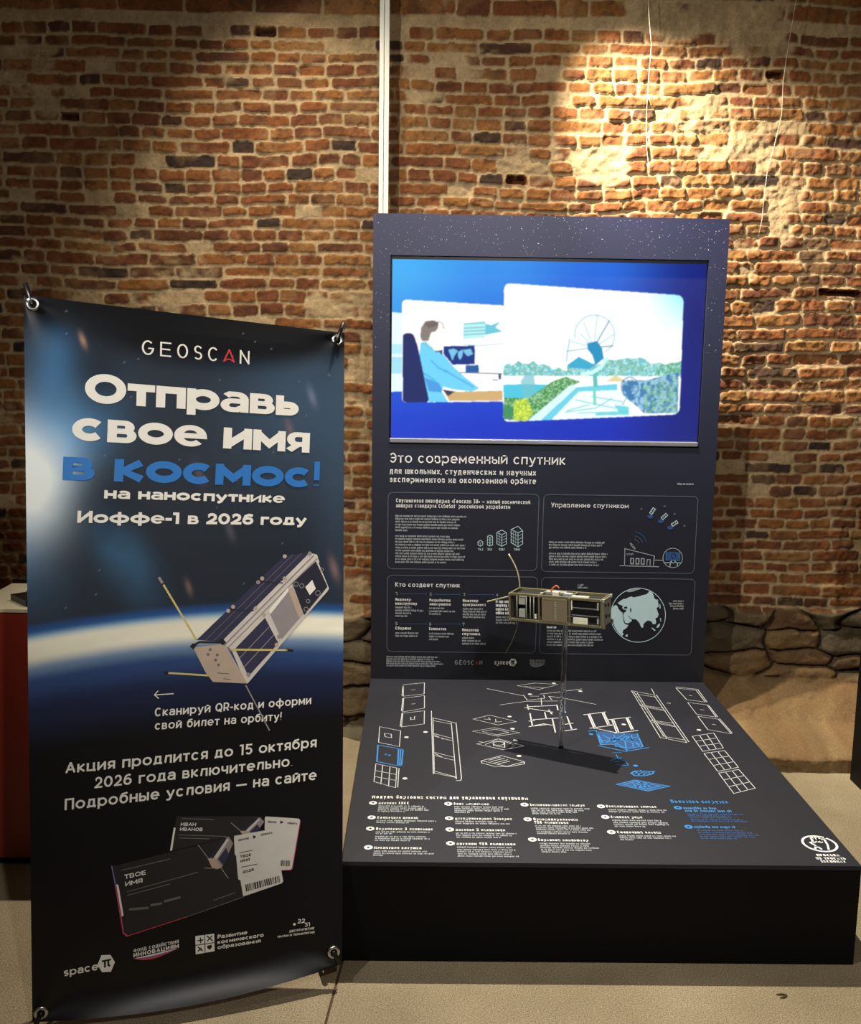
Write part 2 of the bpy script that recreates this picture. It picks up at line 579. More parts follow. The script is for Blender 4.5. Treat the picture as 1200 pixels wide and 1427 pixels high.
def build_wall():
    X0, X1, Z0, Z1, st = -3.3, 3.3, 0.0, 3.7, 0.0056
    nx, nz = int((X1 - X0) / st) + 1, int((Z1 - Z0) / st) + 1
    gx, gz = np.meshgrid(np.linspace(X0, X1, nx), np.linspace(Z0, Z1, nz))
    rng = np.random.RandomState(11)
    X = gx + .014 * (fbm(gx * 4, gz * 4, 1, 3) - .5) * 2 + .006 * (vnoise(gx * 40, gz * 40, 2) - .5)
    Z = gz + .030 * (fbm(gx * 1.1, gz * .8, 3, 3) - .5) * 2 + .010 * (vnoise(gx * 7, gz * 9, 4) - .5) + .005 * (vnoise(gx * 34, gz * 34, 5) - .5)
    z_band = at(600, 33, 1, WALL_Y)[2]
    # brick courses
    zb = [0.0]
    while zb[-1] < z_band - .05:
        zb.append(zb[-1] + .0528 + rng.uniform(-.005, .005))
    n_low = len(zb) - 1
    zb = [z * (z_band - .02) / zb[-1] for z in zb]
    zb.append(z_band + .02)                      # a thick bed of mortar
    while zb[-1] < Z1 + .3:
        zb.append(zb[-1] + .078 + rng.uniform(-.005, .005))
    zb = np.array(zb)
    row = np.clip(np.searchsorted(zb, Z) - 1, 0, len(zb) - 2)
    nrow = len(zb)
    left = np.full(X.shape, 0.0)
    right = np.full(X.shape, 0.0)
    bid = np.zeros(X.shape, int)
    for r in range(nrow):
        m = row == r
        if not m.any():
            continue
        xs = [X0 - .5 + rng.uniform(0, .2)]
        style = rng.rand()
        while xs[-1] < X1 + .5:
            if r > n_low:
                L = rng.choice((.14, .27), p=(.35, .65))
            else:
                L = rng.choice((.108, .214), p=(.85, .15) if style < .75 else (.4, .6))
            xs.append(xs[-1] + L + rng.uniform(-.014, .014))
        xs = np.array(xs)
        k = np.clip(np.searchsorted(xs, X[m]) - 1, 0, len(xs) - 2)
        left[m] = X[m] - xs[k]
        right[m] = xs[k + 1] - X[m]
        bid[m] = r * 200 + k
    low, high = Z - zb[row], zb[row + 1] - Z
    H = rng.rand(nrow * 200 + 400, 8)
    A = H[bid]
    ins = A[..., 0] * .004
    dx, dz = np.minimum(left, right) - .0026 - ins, np.minimum(low, high) - .0033 - ins
    d = np.minimum(dx, dz)
    d = np.where((dx < .012) & (dz < .012), np.minimum(d, .012 - np.hypot(.012 - np.minimum(dx, .012), .012 - np.minimum(dz, .012))), d)
    rough = fbm(gx * 46, gz * 46, 9, 3) - .5
    d = d + rough * .008
    smear = fbm(gx * 2.3 + 3, gz * 3.2, 21, 4)
    smear_f = fbm(gx * 17, gz * 21, 31, 3)
    cover = sstep(.61, .70, smear + .20 * (smear_f - .5)) * (A[..., 6] < .75)
    cover = np.maximum(cover, (A[..., 6] < .035) * 1.0)
    cover = np.maximum(cover, (row == n_low) * 1.0)
    brick = sstep(-.0010, .0026, d) * (1 - cover * .92)
    prot = .003 + .008 * A[..., 1] - .010 * (A[..., 2] < .10)
    tilt = (A[..., 3] - .5) * .10 * (left - .06) + (A[..., 4] - .5) * .16 * (low - .025)
    h = brick * (prot + tilt) + rough * .012 * (.5 + .5 * brick) + .012 * (fbm(gx * 9, gz * 9, 41, 3) - .5)
    h = h + cover * (.010 * (fbm(gx * 34, gz * 34, 44, 4) - .4) + .012 * (fbm(gx * 7, gz * 7, 45, 2) - .5))
    hole = (A[..., 5] < .005) * sstep(.004, .012, d)
    h = h - .05 * hole
    # colours of the bricks
    tone = np.where(A[..., 7] < .07, A[..., 7], .22 + .68 * A[..., 7]) + .5 * (fbm(gx * 1.3, gz * 1.7, 51, 3) - .5) + .12 * (A[..., 2] - .5)
    stops = [(-.2, (58, 48, 44)), (.0, (66, 55, 49)), (.07, (78, 58, 48)), (.18, (92, 62, 46)), (.36, (118, 74, 48)), (.6, (136, 88, 52)), (.82, (144, 102, 58)), (1.0, (150, 114, 70)), (1.3, (154, 122, 82))]
    tx = [s[0] for s in stops]
    dim = .66
    col = dim * np.stack([np.interp(tone, tx, [lin(s[1])[c] for s in stops]) for c in range(3)], -1)
    col *= (.78 + .5 * fbm(gx * 26, gz * 26, 61, 3))[..., None]
    dark = (np.maximum(sstep(.60, .72, fbm(gx * 9, gz * 14, 65, 3)) * .5, sstep(.62, .74, fbm(gx * 40, gz * 48, 67, 3)) * .55))[..., None]
    col = col * (1 - dark) + np.array(lin((62, 46, 38))) * dark
    dust = (sstep(.5, .72, fbm(gx * 12, gz * 12, 66, 4)) * .35)[..., None]
    col = col * (1 - dust) + np.array(lin((138, 112, 78))) * dust
    col = col * np.array((1.08, .96, .86))
    mort = np.array(lin((160, 138, 104))) * (.66 + .62 * fbm(gx * 20, gz * 20, 71, 4))[..., None]
    col = col * brick[..., None] + mort * (1 - brick[..., None])
    col = col * (1 - .6 * hole[..., None])
    # rubble foundation
    zs = .56 + .10 * (vnoise(gx * 1.6 + 7, gz * 0, 81) - .5) + .05 * (vnoise(gx * 6, gz * 0, 82) - .5)
    is_st = sstep(-.008, .008, zs - gz)
    # irregular stones: cells around scattered centres, wider than tall
    low_rows = gz[:, 0] < .80
    gxl = gx[low_rows] + .060 * (fbm(gx[low_rows] * 6, gz[low_rows] * 9, 91, 4) - .5)
    gzl = gz[low_rows] + .040 * (fbm(gx[low_rows] * 8, gz[low_rows] * 8, 93, 3) - .5)
    cen = []
    zc = -.06
    while zc < .85:
        hrow = rng.uniform(.07, .13)
        xcen = X0 - .3 + rng.uniform(0, .2)
        while xcen < X1 + .3:
            cen.append((xcen, zc + rng.uniform(-.03, .03), rng.uniform(.75, 1.3)))
            xcen += rng.uniform(.10, .36)
        zc += hrow
    cen = np.array(cen)
    F1, F2, ID = np.full(gxl.shape, 9.0), np.full(gxl.shape, 9.0), np.zeros(gxl.shape, int)
    for k, (px_, pz_, sz) in enumerate(cen):
        c0, c1 = np.searchsorted(gx[0], (px_ - .5, px_ + .5))
        if c1 <= c0:
            continue
        dd = np.hypot((gxl[:, c0:c1] - px_) * .38, gzl[:, c0:c1] - pz_) / sz
        f1, f2, idd = F1[:, c0:c1], F2[:, c0:c1], ID[:, c0:c1]
        nearer = dd < f1
        f2[:] = np.where(nearer, f1, np.minimum(f2, dd))
        idd[:] = np.where(nearer, k, idd)
        f1[:] = np.where(nearer, dd, f1)
    ds, ZR, sid = np.zeros(X.shape), np.zeros(X.shape), np.zeros(X.shape, int)
    ds[low_rows] = F2 - F1
    sid[low_rows] = ID
    ZR[low_rows] = gzl - cen[ID, 1]
    S = rng.rand(len(cen) + 1, 4)[sid]
    hs = .060 * (1 - np.exp(-np.maximum(ds, 0) / .010)) * (.45 + .9 * S[..., 0]) + .034 * (fbm(gx * 13, gz * 18, 95, 5) - .5) + (S[..., 1] - .5) * .35 * ZR
    cs = np.stack([np.interp(S[..., 2], (0, .4, .75, 1), [lin(c)[k] for c in ((80, 72, 58), (98, 84, 62), (110, 88, 60), (88, 65, 44))]) for k in range(3)], -1)
    cs *= (.7 + .6 * fbm(gx * 14, gz * 14, 96, 4))[..., None]
    jm = sstep(.000, .007, ds + .006 * (fbm(gx * 18, gz * 18, 97, 2) - .5))[..., None]
    cs = cs * jm + np.array(lin((56, 45, 33))) * (1 - jm)
    h = h * (1 - is_st) + (hs - .012) * is_st
    col = col * (1 - is_st[..., None]) + cs * is_st[..., None]
    # plastered footing beside the stand
    zt = .30 + .06 * (vnoise(gx * 5, gz * 0, 101) - .5)
    foot = np.interp(gz, (0, .055, .068, .092, .115, .20, .27, .30), (.495, .495, .48, .38, .225, .12, .03, .0)) + .055 * (fbm(gx * 8, gz * 12, 102, 5) - .5)
    side = sstep(.745, .80, gx)
    kf = sstep(0, .05, zt - gz) * side
    h = h * (1 - kf) + np.maximum(h, foot) * kf
    cf = np.array(lin((122, 102, 72))) * (.7 + .55 * fbm(gx * 8, gz * 10, 103, 5))[..., None]
    stain = (sstep(.55, .7, fbm(gx * 5, gz * 6, 104, 3)) * .5)[..., None]
    cf = cf * (1 - stain) + np.array(lin((104, 74, 48))) * stain
    upper = (sstep(.40, .60, fbm(gx * 3.5, gz * 5 + 3, 106, 4)) * .6)[..., None]
    cf = cf * (1 - upper) + np.array(lin((96, 74, 48))) * (.6 + .8 * fbm(gx * 12, gz * 12, 105, 4))[..., None] * upper
    low_band = ((gz < .058) * .55)[..., None]
    cf = cf * (1 - low_band) + np.array(lin((120, 98, 66))) * low_band
    kc = (kf * sstep(-.02, .03, foot - .02))[..., None]
    col = col * (1 - kc) + cf * kc
    V = np.stack([gx, WALL_Y - h, gz], -1).reshape(-1, 3)
    m = attr_material('old_brickwork', rough=.92, spec=.2, bump=.5, bump_scale=130, fine=.22)
    o = grid_mesh('wall_back', V, nx, nz, np.clip(col.reshape(-1, 3), 0, 1), m, smooth=True)
    o['kind'] = 'structure'
    o['label'] = 'old brick wall on a rubble stone foundation'
    return o


build_wall()

# ------------------------------------------------------------------ floor
def floor_material():
    m = bpy.data.materials.new('speckled_concrete')
    m.use_nodes = True
    nt = m.node_tree
    b = nt.nodes['Principled BSDF']
    b.inputs['Roughness'].default_value = .62
    b.inputs['Specular IOR Level'].default_value = .35
    tc = nt.nodes.new('ShaderNodeTexCoord')

    def noise(scale, detail, rough=.6):
        n = nt.nodes.new('ShaderNodeTexNoise')
        n.inputs['Scale'].default_value = scale
        n.inputs['Detail'].default_value = detail
        n.inputs['Roughness'].default_value = rough
        nt.links.new(tc.outputs['Object'], n.inputs['Vector'])
        return n.outputs['Fac']

    def ramp(src, stops):
        r = nt.nodes.new('ShaderNodeValToRGB')
        while len(r.color_ramp.elements) < len(stops):
            r.color_ramp.elements.new(.5)
        for e, (p, c) in zip(r.color_ramp.elements, stops):
            e.position = p
            e.color = lin(c) + (1,)
        nt.links.new(src, r.inputs[0])
        return r.outputs[0]

    fine = ramp(noise(260, 3, .8), [(.34, (82, 75, 62)), (.48, (140, 131, 111)), (.56, (154, 144, 124)), (.70, (204, 195, 172))])
    big = ramp(noise(2.2, 5), [(.3, (214, 206, 190)), (.7, (255, 250, 240))])
    mx = nt.nodes.new('ShaderNodeMix')
    mx.data_type = 'RGBA'
    mx.blend_type = 'MULTIPLY'
    mx.inputs[0].default_value = 1
    nt.links.new(fine, mx.inputs[6])
    nt.links.new(big, mx.inputs[7])
    nt.links.new(mx.outputs[2], b.inputs['Base Color'])
    bp = nt.nodes.new('ShaderNodeBump')
    bp.inputs['Strength'].default_value = .25
    bp.inputs['Distance'].default_value = .002
    nt.links.new(noise(300, 2), bp.inputs['Height'])
    nt.links.new(bp.outputs[0], b.inputs['Normal'])
    return m


FLOOR = floor_material()
JOINT = material('joint_filler', (72, 50, 34), rough=.9)
j0, j1 = at(474, 1352, 2, 0), at(462, 1396, 2, 0)
jd = (j1 - j0) / np.linalg.norm(j1 - j0)
JX = lambda y: j0[0] + (y - j0[1]) * jd[0] / jd[1]
mb = MB()
gap = .0035
ya, yb = -6.5, .35
for lo, hi in (((-4.5, -4.5), (JX(ya) - gap, JX(yb) - gap)), ((JX(ya) + gap, JX(yb) + gap), (4.5, 4.5))):
    mb.poly([(lo[0], ya, 0), (hi[0], ya, 0), (hi[1], yb, 0), (lo[1], yb, 0)], FLOOR)
mb.poly([(JX(ya) - gap, ya, -.003), (JX(ya) + gap, ya, -.003), (JX(yb) + gap, yb, -.003), (JX(yb) - gap, yb, -.003)], JOINT)
for s in (-1, 1):
    mb.poly([(JX(ya) + s * gap, ya, -.003), (JX(yb) + s * gap, yb, -.003), (JX(yb) + s * gap, yb, 0), (JX(ya) + s * gap, ya, 0)], JOINT)
o = mb.build('floor')
o['kind'] = 'structure'
o['label'] = 'speckled beige concrete floor with a joint'

# ------------------------------------------------------------------ print inks
WHITE = material('white_ink', (222, 224, 226), rough=.6, var=.03)
GREY = material('pale_grey_ink', (150, 156, 164), rough=.6, var=.03)
LINE = material('frame_line_ink', (74, 80, 96), rough=.6, var=.03)
BLUE = material('blue_ink', (40, 120, 190), rough=.6, var=.03)
DIMBLUE = material('dim_blue_ink', (34, 70, 120), rough=.6, var=.03)
PALE = material('pale_cyan_ink', (176, 204, 212), rough=.6, var=.03)
RED = material('red_ink', (178, 52, 56), rough=.6, var=.03)
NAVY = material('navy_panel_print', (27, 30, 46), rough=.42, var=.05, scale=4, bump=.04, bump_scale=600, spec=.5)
CHAR = material('charcoal_top_print', (26, 28, 38), rough=.55, var=.05, scale=5, bump=.04, bump_scale=600, spec=.4)
BLACK = material('black_laminate', (6, 6, 7), rough=.6, spec=.15, var=.06, bump=.04, bump_scale=500)
PLBLACK = material('black_plastic', (14, 14, 16), rough=.35, var=.05)
LINEW = material('drawing_white_ink', (186, 190, 194), rough=.6, var=.03)
rng = random.Random(5)

# ------------------------------------------------------------------ exhibition stand
A, ZT, HB, D = 0.7192, 2.2401, 0.2973, 1.5877
OX0, OX1, OZ0, OZ1 = -0.6487, 0.6436, 1.3125, 2.0770
stand = empty('exhibition_stand', 'dark navy exhibition stand with an upright info panel on a wide low black plinth', 'display stand', (0, -.8, 0))
mb = MB()
TH = .04
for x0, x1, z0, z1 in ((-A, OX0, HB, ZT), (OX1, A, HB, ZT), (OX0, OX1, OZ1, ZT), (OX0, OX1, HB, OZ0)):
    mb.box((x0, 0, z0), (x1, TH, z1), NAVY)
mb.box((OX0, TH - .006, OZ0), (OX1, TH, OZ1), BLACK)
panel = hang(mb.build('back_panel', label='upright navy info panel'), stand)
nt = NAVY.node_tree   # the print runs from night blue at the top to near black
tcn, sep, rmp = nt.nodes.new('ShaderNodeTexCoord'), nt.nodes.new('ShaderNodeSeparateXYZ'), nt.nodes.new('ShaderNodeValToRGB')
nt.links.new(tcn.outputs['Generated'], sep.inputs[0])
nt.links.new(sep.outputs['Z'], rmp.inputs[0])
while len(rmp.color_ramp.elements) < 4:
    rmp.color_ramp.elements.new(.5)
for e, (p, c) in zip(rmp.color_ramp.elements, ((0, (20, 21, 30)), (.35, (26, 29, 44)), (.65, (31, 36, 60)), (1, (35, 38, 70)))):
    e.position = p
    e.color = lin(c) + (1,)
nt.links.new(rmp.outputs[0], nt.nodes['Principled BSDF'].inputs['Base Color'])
mb = MB()
mb.box((-A, -D, 0.0), (A, TH, HB - .012), BLACK, bev=.002)
base = hang(mb.build('plinth', label='low black plinth'), stand)
mb = MB()
mb.box((-A, -D, HB - .012), (A, -.0005, HB), CHAR)
top = hang(mb.build('plinth_top', label='charcoal top board printed with white line drawings'), stand)

PF = lambda x, z: (x, -.0008, z)


def pp(u, v):
    p = at(u, v, 1, 0.0)
    return p[0], p[2]


def ptext(mb, s, u0, v0, u1, cap, t, mat, gap=.16):
    x, z = pp(u0, v0)
    x1 = pp(u1, v0)[0]
    c = pp(u0, v0 - cap)[1] - z
    write(mb, s, PF, x, z, x1 - x, c, t, mat, gap)


def plines(mb, rows, h, mat):
    for v, u0, u1 in rows:
        x, z = pp(u0, v)
        scribble(mb, PF, x, z, pp(u1, v)[0] - x, pp(u0, v - h)[1] - z, mat, rng)


def part(mb, name, parent, label=None):
    o = mb.build(name, label=label)
    o.parent = parent
    return o


mb = MB()
ptext(mb, 'Это современный спутник', 543, 644.5, 788, 13.6, .135, WHITE, .15)
ptext(mb, 'для школьных, студенческих и научных', 543, 660, 747, 8.2, .16, WHITE, .17)
ptext(mb, 'экспериментов на околоземной орбите', 543, 671.8, 747, 8.2, .16, WHITE, .17)
part(mb, 'heading_text', panel, 'white heading under the screen')
mb = MB()
plines(mb, [(675.5, 944, 967)], 2.2, GREY)
part(mb, 'caption_text', panel)
mb = MB()
plines(mb, [(838.5, 938, 953), (842, 932, 953), (845.5, 934, 953), (849, 938, 953)], 2.0, GREY)
part(mb, 'caption_text', panel)


def rrect(mb, u0, v0, u1, v1, r, w, mat):
    x0, z1 = pp(u0, v0)
    x1, z0 = pp(u1, v1)
    pts = arc(x1 - r, z1 - r, r, r, 0, 90, 6) + arc(x0 + r, z1 - r, r, r, 90, 180, 6) + arc(x0 + r, z0 + r, r, r, 180, 270, 6) + arc(x1 - r, z0 + r, r, r, 270, 360, 6)
    draw(mb, pts + [pts[0]], PF, w, mat)


# block about the platform
mb = MB()
rrect(mb, 541, 686, 748, 795, .02, .0032, LINE)
ptext(mb, 'Спутниковая платформа «Геоскан 3U» — малый космический', 552, 700, 739, 5.6, .15, WHITE, .16)
ptext(mb, 'аппарат стандарта CubeSat* российской разработки', 552, 707, 711, 5.6, .15, WHITE, .16)
plines(mb, [(720, 551, 650), (724, 551, 641), (728, 551, 636), (732, 551, 643), (736, 551, 639), (740, 551, 568)], 2.2, GREY)
plines(mb, [(748 + 4.02 * i, 551, e) for i, e in enumerate((627, 646, 634, 649, 648, 634, 641, 649, 647, 623))], 2.2, GREY)
part(mb, 'info_block', panel, 'framed block about the satellite platform')


def crop(ox, oy, s):
    return lambda x, y: (ox + x / s, oy + y / s)


def pdraw(mb, c, pts, w, mat):
    draw(mb, [pp(*c(*p)) for p in pts], PF, w, mat)


c2 = crop(650, 720, 10.909)
mb = MB()
hexa = [(213 + 42 * math.cos(math.radians(a)), 405 + 46 * math.sin(math.radians(a))) for a in range(30, 391, 60)]
pdraw(mb, c2, hexa, .0022, PALE)
pdraw(mb, c2, [hexa[3], (213, 405), hexa[5]], .0014, PALE)
pdraw(mb, c2, [(213, 405), hexa[1]], .0014, PALE)


def iso(mb, xl, xm, xr, yt, yl, ym, yr, bl, bm, br, nu, nv):
    pdraw(mb, c2, [(xl, yl), (xm if nu < 4 else (xl + xr) / 2 - 10, yt), (xr, yr), (xm, ym), (xl, yl), (xl, bl), (xm, bm), (xr, br), (xr, yr)], .0024, PALE)
    pdraw(mb, c2, [(xm, ym), (xm, bm)], .0024, PALE)
    for k in range(1, nv):
        f = k / nv
        pdraw(mb, c2, [(xl, yl + (bl - yl) * f), (xm, ym + (bm - ym) * f), (xr, yr + (br - yr) * f)], .0013, PALE)
    for k in range(1, nu):
        f = k / nu
        pdraw(mb, c2, [(xl + (xm - xl) * f, yl + (ym - yl) * f), (xl + (xm - xl) * f, bl + (bm - bl) * f)], .0012, PALE)


iso(mb, 320, 358, 398, 280, 297, 318, 297, 430, 447, 430, 1, 3)
iso(mb, 463, 538, 608, 203, 240, 275, 240, 412, 450, 412, 2, 4)
iso(mb, 680, 785, 855, 145, 195, 245, 212, 395, 460, 412, 3, 4)
for s, a, b in (('1U', 666, 673), ('3U', 679, 685.5), ('12U', 695, 703), ('16U', 716, 724.5)):
    ptext(mb, s, a, 767, b, 3.2, .2, PALE, .2)
part(mb, 'cube_size_drawing', panel, 'four little box outlines growing in size')

# block about control
c3 = crop(740, 680, 5.0)
c6 = crop(840, 700, 9.23)
mb = MB()
rrect(mb, 758, 689, 967, 799, .02, .0032, LINE)
ptext(mb, 'Управление спутником', 768, 706.8, 876, 6.6, .15, WHITE, .16)
plines(mb, [(756.6, 765, 843), (760.4, 765, 839), (764, 765, 818)] + [(772.4 + 3.9 * i, 765, e) for i, e in enumerate((847, 846, 841, 832, 835))], 2.2, GREY)
part(mb, 'info_block', panel, 'framed block about satellite control')
mb = MB()
for pts, w in (([(220, 815), (720, 828)], .003), ([(280, 815), (285, 595), (665, 690), (650, 822)], .003), ([(360, 720), (395, 722), (395, 790), (360, 790), (360, 720)], .004),
               ([(428, 722), (465, 724), (465, 793), (428, 793), (428, 722)], .004), ([(495, 722), (532, 725), (532, 795), (495, 795), (495, 722)], .004),
               ([(568, 822), (572, 735), (610, 738), (608, 822)], .003), ([(665, 742), (770, 746)], .003)):
    pdraw(mb, c6, pts, w, GREY)
ptext(mb, 'ЦУП', 873.5, 773.6, 882.5, 2.8, .24, GREY, .2)
pdraw(mb, c6, [(385 + 22 * math.cos(t) * 1.0 - 30 * math.sin(t) * .8, 562 + 22 * math.cos(t) * .6 + 45 * math.sin(t) * -.8) for t in np.linspace(0, 2 * math.pi, 20)], .0022, GREY)
part(mb, 'building_drawing', panel, 'line drawing of a control building with a dish')
mb = MB()
for k, (r, m) in enumerate(((75, LINE), (120, LINE), (170, DIMBLUE))):
    pdraw(mb, c6, [(395 + r * math.cos(math.radians(a)), 550 + r * math.sin(math.radians(a))) for a in range(-80, -8, 8)], .0028, m)
part(mb, 'signal_waves', panel)
mb = MB()
pdraw(mb, c6, [(900 + 125 * math.cos(t), 715 + 125 * math.sin(t)) for t in np.linspace(0, 2 * math.pi, 40)], .0026, GREY)
mb.poly([PF(*pp(*c6(*p))) for p in ((820, 640), (985, 645), (985, 750), (820, 745))], DIMBLUE)
pdraw(mb, c6, [(815, 640), (990, 645), (990, 750), (815, 745), (815, 640)], .002, BLUE)
for pts in ([(785, 775), (1015, 778)], [(865, 830), (870, 770), (900, 745), (940, 760)], [(955, 825), (965, 780)]):
    pdraw(mb, c6, pts, .0026, PALE)
pdraw(mb, c6, [(910 + 28 * math.cos(t), 692 + 28 * math.sin(t)) for t in np.linspace(0, 2 * math.pi, 16)], .0022, PALE)
part(mb, 'operator_icon', panel, 'round icon of a person at a screen')
mb = MB()
for cx, cy, ang in ((640, 112, 55), (793, 182, 42), (925, 272, 34)):
    ca, sa = math.cos(math.radians(ang)), -math.sin(math.radians(ang))
    q = lambda a, b: (cx + a * ca - b * sa, cy + a * sa + b * ca)
    pdraw(mb, c6, [q(-40, -18), q(40, -18), q(40, 18), q(-40, 18), q(-40, -18)], .003, PALE)
    pdraw(mb, c6, [q(-12, -18), q(-12, 18)], .002, PALE)
    pdraw(mb, c6, [q(14, -18), q(14, 18)], .002, PALE)
for cx, cy in ((612, 182), (748, 242), (868, 325)):
    mb.poly([PF(*pp(*c6(cx + 38 * math.cos(t), cy + 26 * math.sin(t)))) for t in np.linspace(0, 2 * math.pi, 14)[::-1][:-1]], DIMBLUE)
for cx, cy in ((498, 85), (797, 50), (925, 150), (1050, 303)):
    mb.poly([PF(*pp(*c6(cx + 16 * math.cos(t), cy + 14 * math.sin(t)))) for t in np.linspace(0, 2 * math.pi, 10)[::-1][:-1]], LINE)
part(mb, 'orbit_drawing', panel, 'three little satellites in a row')

# block about the makers
mb = MB()
rrect(mb, 540, 801.5, 746, 910, .02, .0032, LINE)
ptext(mb, 'Кто создает спутник', 551, 817.5, 641, 6.2, .15, WHITE, .16)
for s, u, v in (('1', 551, 829.3), ('2', 598.5, 830), ('3', 645.5, 830.5), ('4', 691.5, 831), ('5', 551, 871), ('6', 598, 871.5), ('7', 644.5, 872)):
    ptext(mb, s, u, v, u + 3, 4.2, .16, GREY)
for u0, u1, v in ((558, 594, 827.6), (604, 641, 828.2), (652, 688, 828.6), (558, 594, 869.2), (604, 641, 869.6)):
    draw(mb, [pp(u0, v), pp(u1, v)], PF, .0022, DIMBLUE)
    draw(mb, [pp(u1, v - 1.2), pp(u1, v + 1.2)], PF, .003, DIMBLUE)
for s, u0, v, u1 in (('Инженер-', 551, 837.2, 574), ('конструктор', 551, 842.6, 581), ('Разработчик', 598.5, 838.2, 628), ('электроники', 598.5, 843.6, 628),
                     ('Инженер-', 645, 838.8, 668), ('программист', 645, 844.3, 677), ('Сборщик', 551, 877.2, 573), ('Баллистик', 598, 878, 622), ('Оператор', 644, 879.6, 667), ('спутника', 644, 885, 669)):
    ptext(mb, s, u0, v, u1, 4.1, .2, WHITE, .16)
plines(mb, [(840, 691, 712), (845.3, 691, 716), (850.6, 691, 714), (856, 691, 718)], 3.2, WHITE)
plines(mb, [(847.5, 551, 574), (851.6, 551, 591), (855.6, 551, 573), (859.4, 551, 569), (848.6, 598, 619), (852.8, 598, 635), (856.6, 598, 615),
            (849.5, 645, 674), (853.3, 645, 678), (857.2, 645, 677), (861, 645, 676), (861, 691, 716), (865, 691, 714), (869, 691, 720),
            (883.2, 551, 583), (887.2, 551, 582), (884, 598, 633), (888, 598, 626), (892, 598, 611), (890, 644, 661), (894, 644, 670), (898, 644, 678)], 2.2, GREY)
part(mb, 'info_block', panel, 'framed block listing seven trades')

# block with the globe
mb = MB()
rrect(mb, 755, 804.5, 963, 913, .02, .0032, LINE)
plines(mb, [(816.5, 805, 813), (820, 805, 820)], 2.2, GREY)
plines(mb, [(875.5, 762, 776)], 2.6, WHITE)
plines(mb, [(880 + 3.95 * i, 762, e) for i, e in enumerate((832, 839, 839, 842, 827, 828))], 2.2, GREY)
part(mb, 'info_block', panel, 'framed block beside the globe')
mb = MB()
c7 = crop(840, 800, 9.23)
pdraw(mb, c7, [(455 + 352 * math.cos(t), 527 + 348 * math.sin(t)) for t in np.linspace(0, 2 * math.pi, 60)], .0028, PALE)


def pfill(mb, c, pts, mat, off=-.0008):
    q = [pp(*c(*p)) for p in pts]
    ar = sum(q[i - 1][0] * q[i][1] - q[i][0] * q[i - 1][1] for i in range(len(q)))
    if ar < 0:
        q = q[::-1]
    mb.poly([(x, off, z) for x, z in q], mat)


pfill(mb, c7, [(190, 375), (225, 345), (265, 320), (300, 318), (330, 300), (370, 287), (395, 300), (470, 285), (520, 268), (560, 262), (590, 235), (600, 212), (635, 235), (655, 275), (668, 320), (698, 328), (715, 375), (718, 420), (690, 435),
               (705, 478), (720, 520), (705, 555), (675, 572), (688, 605), (682, 640), (645, 645), (628, 610), (590, 597), (570, 600), (525, 640), (518, 690), (495, 685), (470, 625), (430, 582), (390, 580), (350, 560), (338, 538), (328, 545), (375, 590), (372, 605),
               (330, 632), (290, 628), (272, 580), (262, 530), (272, 500), (300, 480), (300, 462), (262, 452), (250, 430), (262, 410), (225, 395)], PALE)
pfill(mb, c7, [(116, 440), (140, 410), (170, 396), (190, 412), (196, 440), (235, 485), (256, 495), (255, 545), (272, 620), (290, 645), (330, 655), (305, 692), (262, 722), (256, 752), (268, 772), (248, 798), (200, 750), (160, 690), (132, 625), (112, 560), (104, 500)], PALE)
for pts in ([(292, 782), (322, 776), (318, 808), (296, 806)], [(620, 690), (640, 690), (680, 722), (668, 730)], [(690, 690), (705, 655), (735, 632), (735, 660), (710, 690)], [(728, 385), (742, 390), (744, 440), (732, 445)], [(735, 560), (748, 570), (752, 612), (744, 608)],
            [(690, 325), (708, 330), (718, 350), (704, 350)]):
    pfill(mb, c7, pts, PALE)
pfill(mb, c7, [(300, 222), (350, 198), (430, 186), (500, 188), (440, 205), (390, 225), (330, 232)], GREY)
for cx, cy, rx, ry in ((295, 430, 22, 14), (358, 462, 9, 26)):
    pfill(mb, c7, [(cx + rx * math.cos(t), cy + ry * math.sin(t)) for t in np.linspace(0, 6.1, 14)], NAVY, -.0014)
part(mb, 'globe_print', panel, 'pale globe showing Eurasia and Africa')


# logos along the bottom of the panel
def geoscan(mb, put, u0, v0, u1, cap, t, white, red):
    """GEOSCAN with the A as a red arrow head; put(text, a, b) places letters on the baseline between fractions"""
    wid = [G[c][0] if c in G else .78 for c in 'GEOSC'] + [.78, .76]
    gp = .42
    tot = sum(wid) + gp * 6
    x = 0
    for ch, w in zip('GEOSCAN', wid):
        put(ch, x / tot, (x + w) / tot, red if ch == 'A' else white)
        x += w + gp


def arrow_a(mb, fmap, x0, x1, z0, cap, t, mat):
    xm = (x0 + x1) / 2
    draw(mb, [(x0, z0), (xm, z0 + cap), (x1, z0)], fmap, t * cap, mat)
    draw(mb, [(x0, z0)] + [(x0 + (x1 - x0) * f, z0 + cap * .22 * math.sin(math.pi * f)) for f in (.15, .3, .5, .7, .85)] + [(x1, z0)], fmap, t * cap * .8, mat)


def geo_logo(mb, fmap, x0, z0, width, cap, t, white, red):
    def put(ch, a, b, mat):
        xa, xb = x0 + a * width, x0 + b * width
        if ch == 'A':
            arrow_a(mb, fmap, xa, xb, z0 + t * cap / 2, cap * (1 - t), t, mat)
        else:
            write(mb, ch, fmap, xa, z0, xb - xa, cap, t, mat)
    geoscan(mb, put, 0, 0, 0, cap, t, white, red)


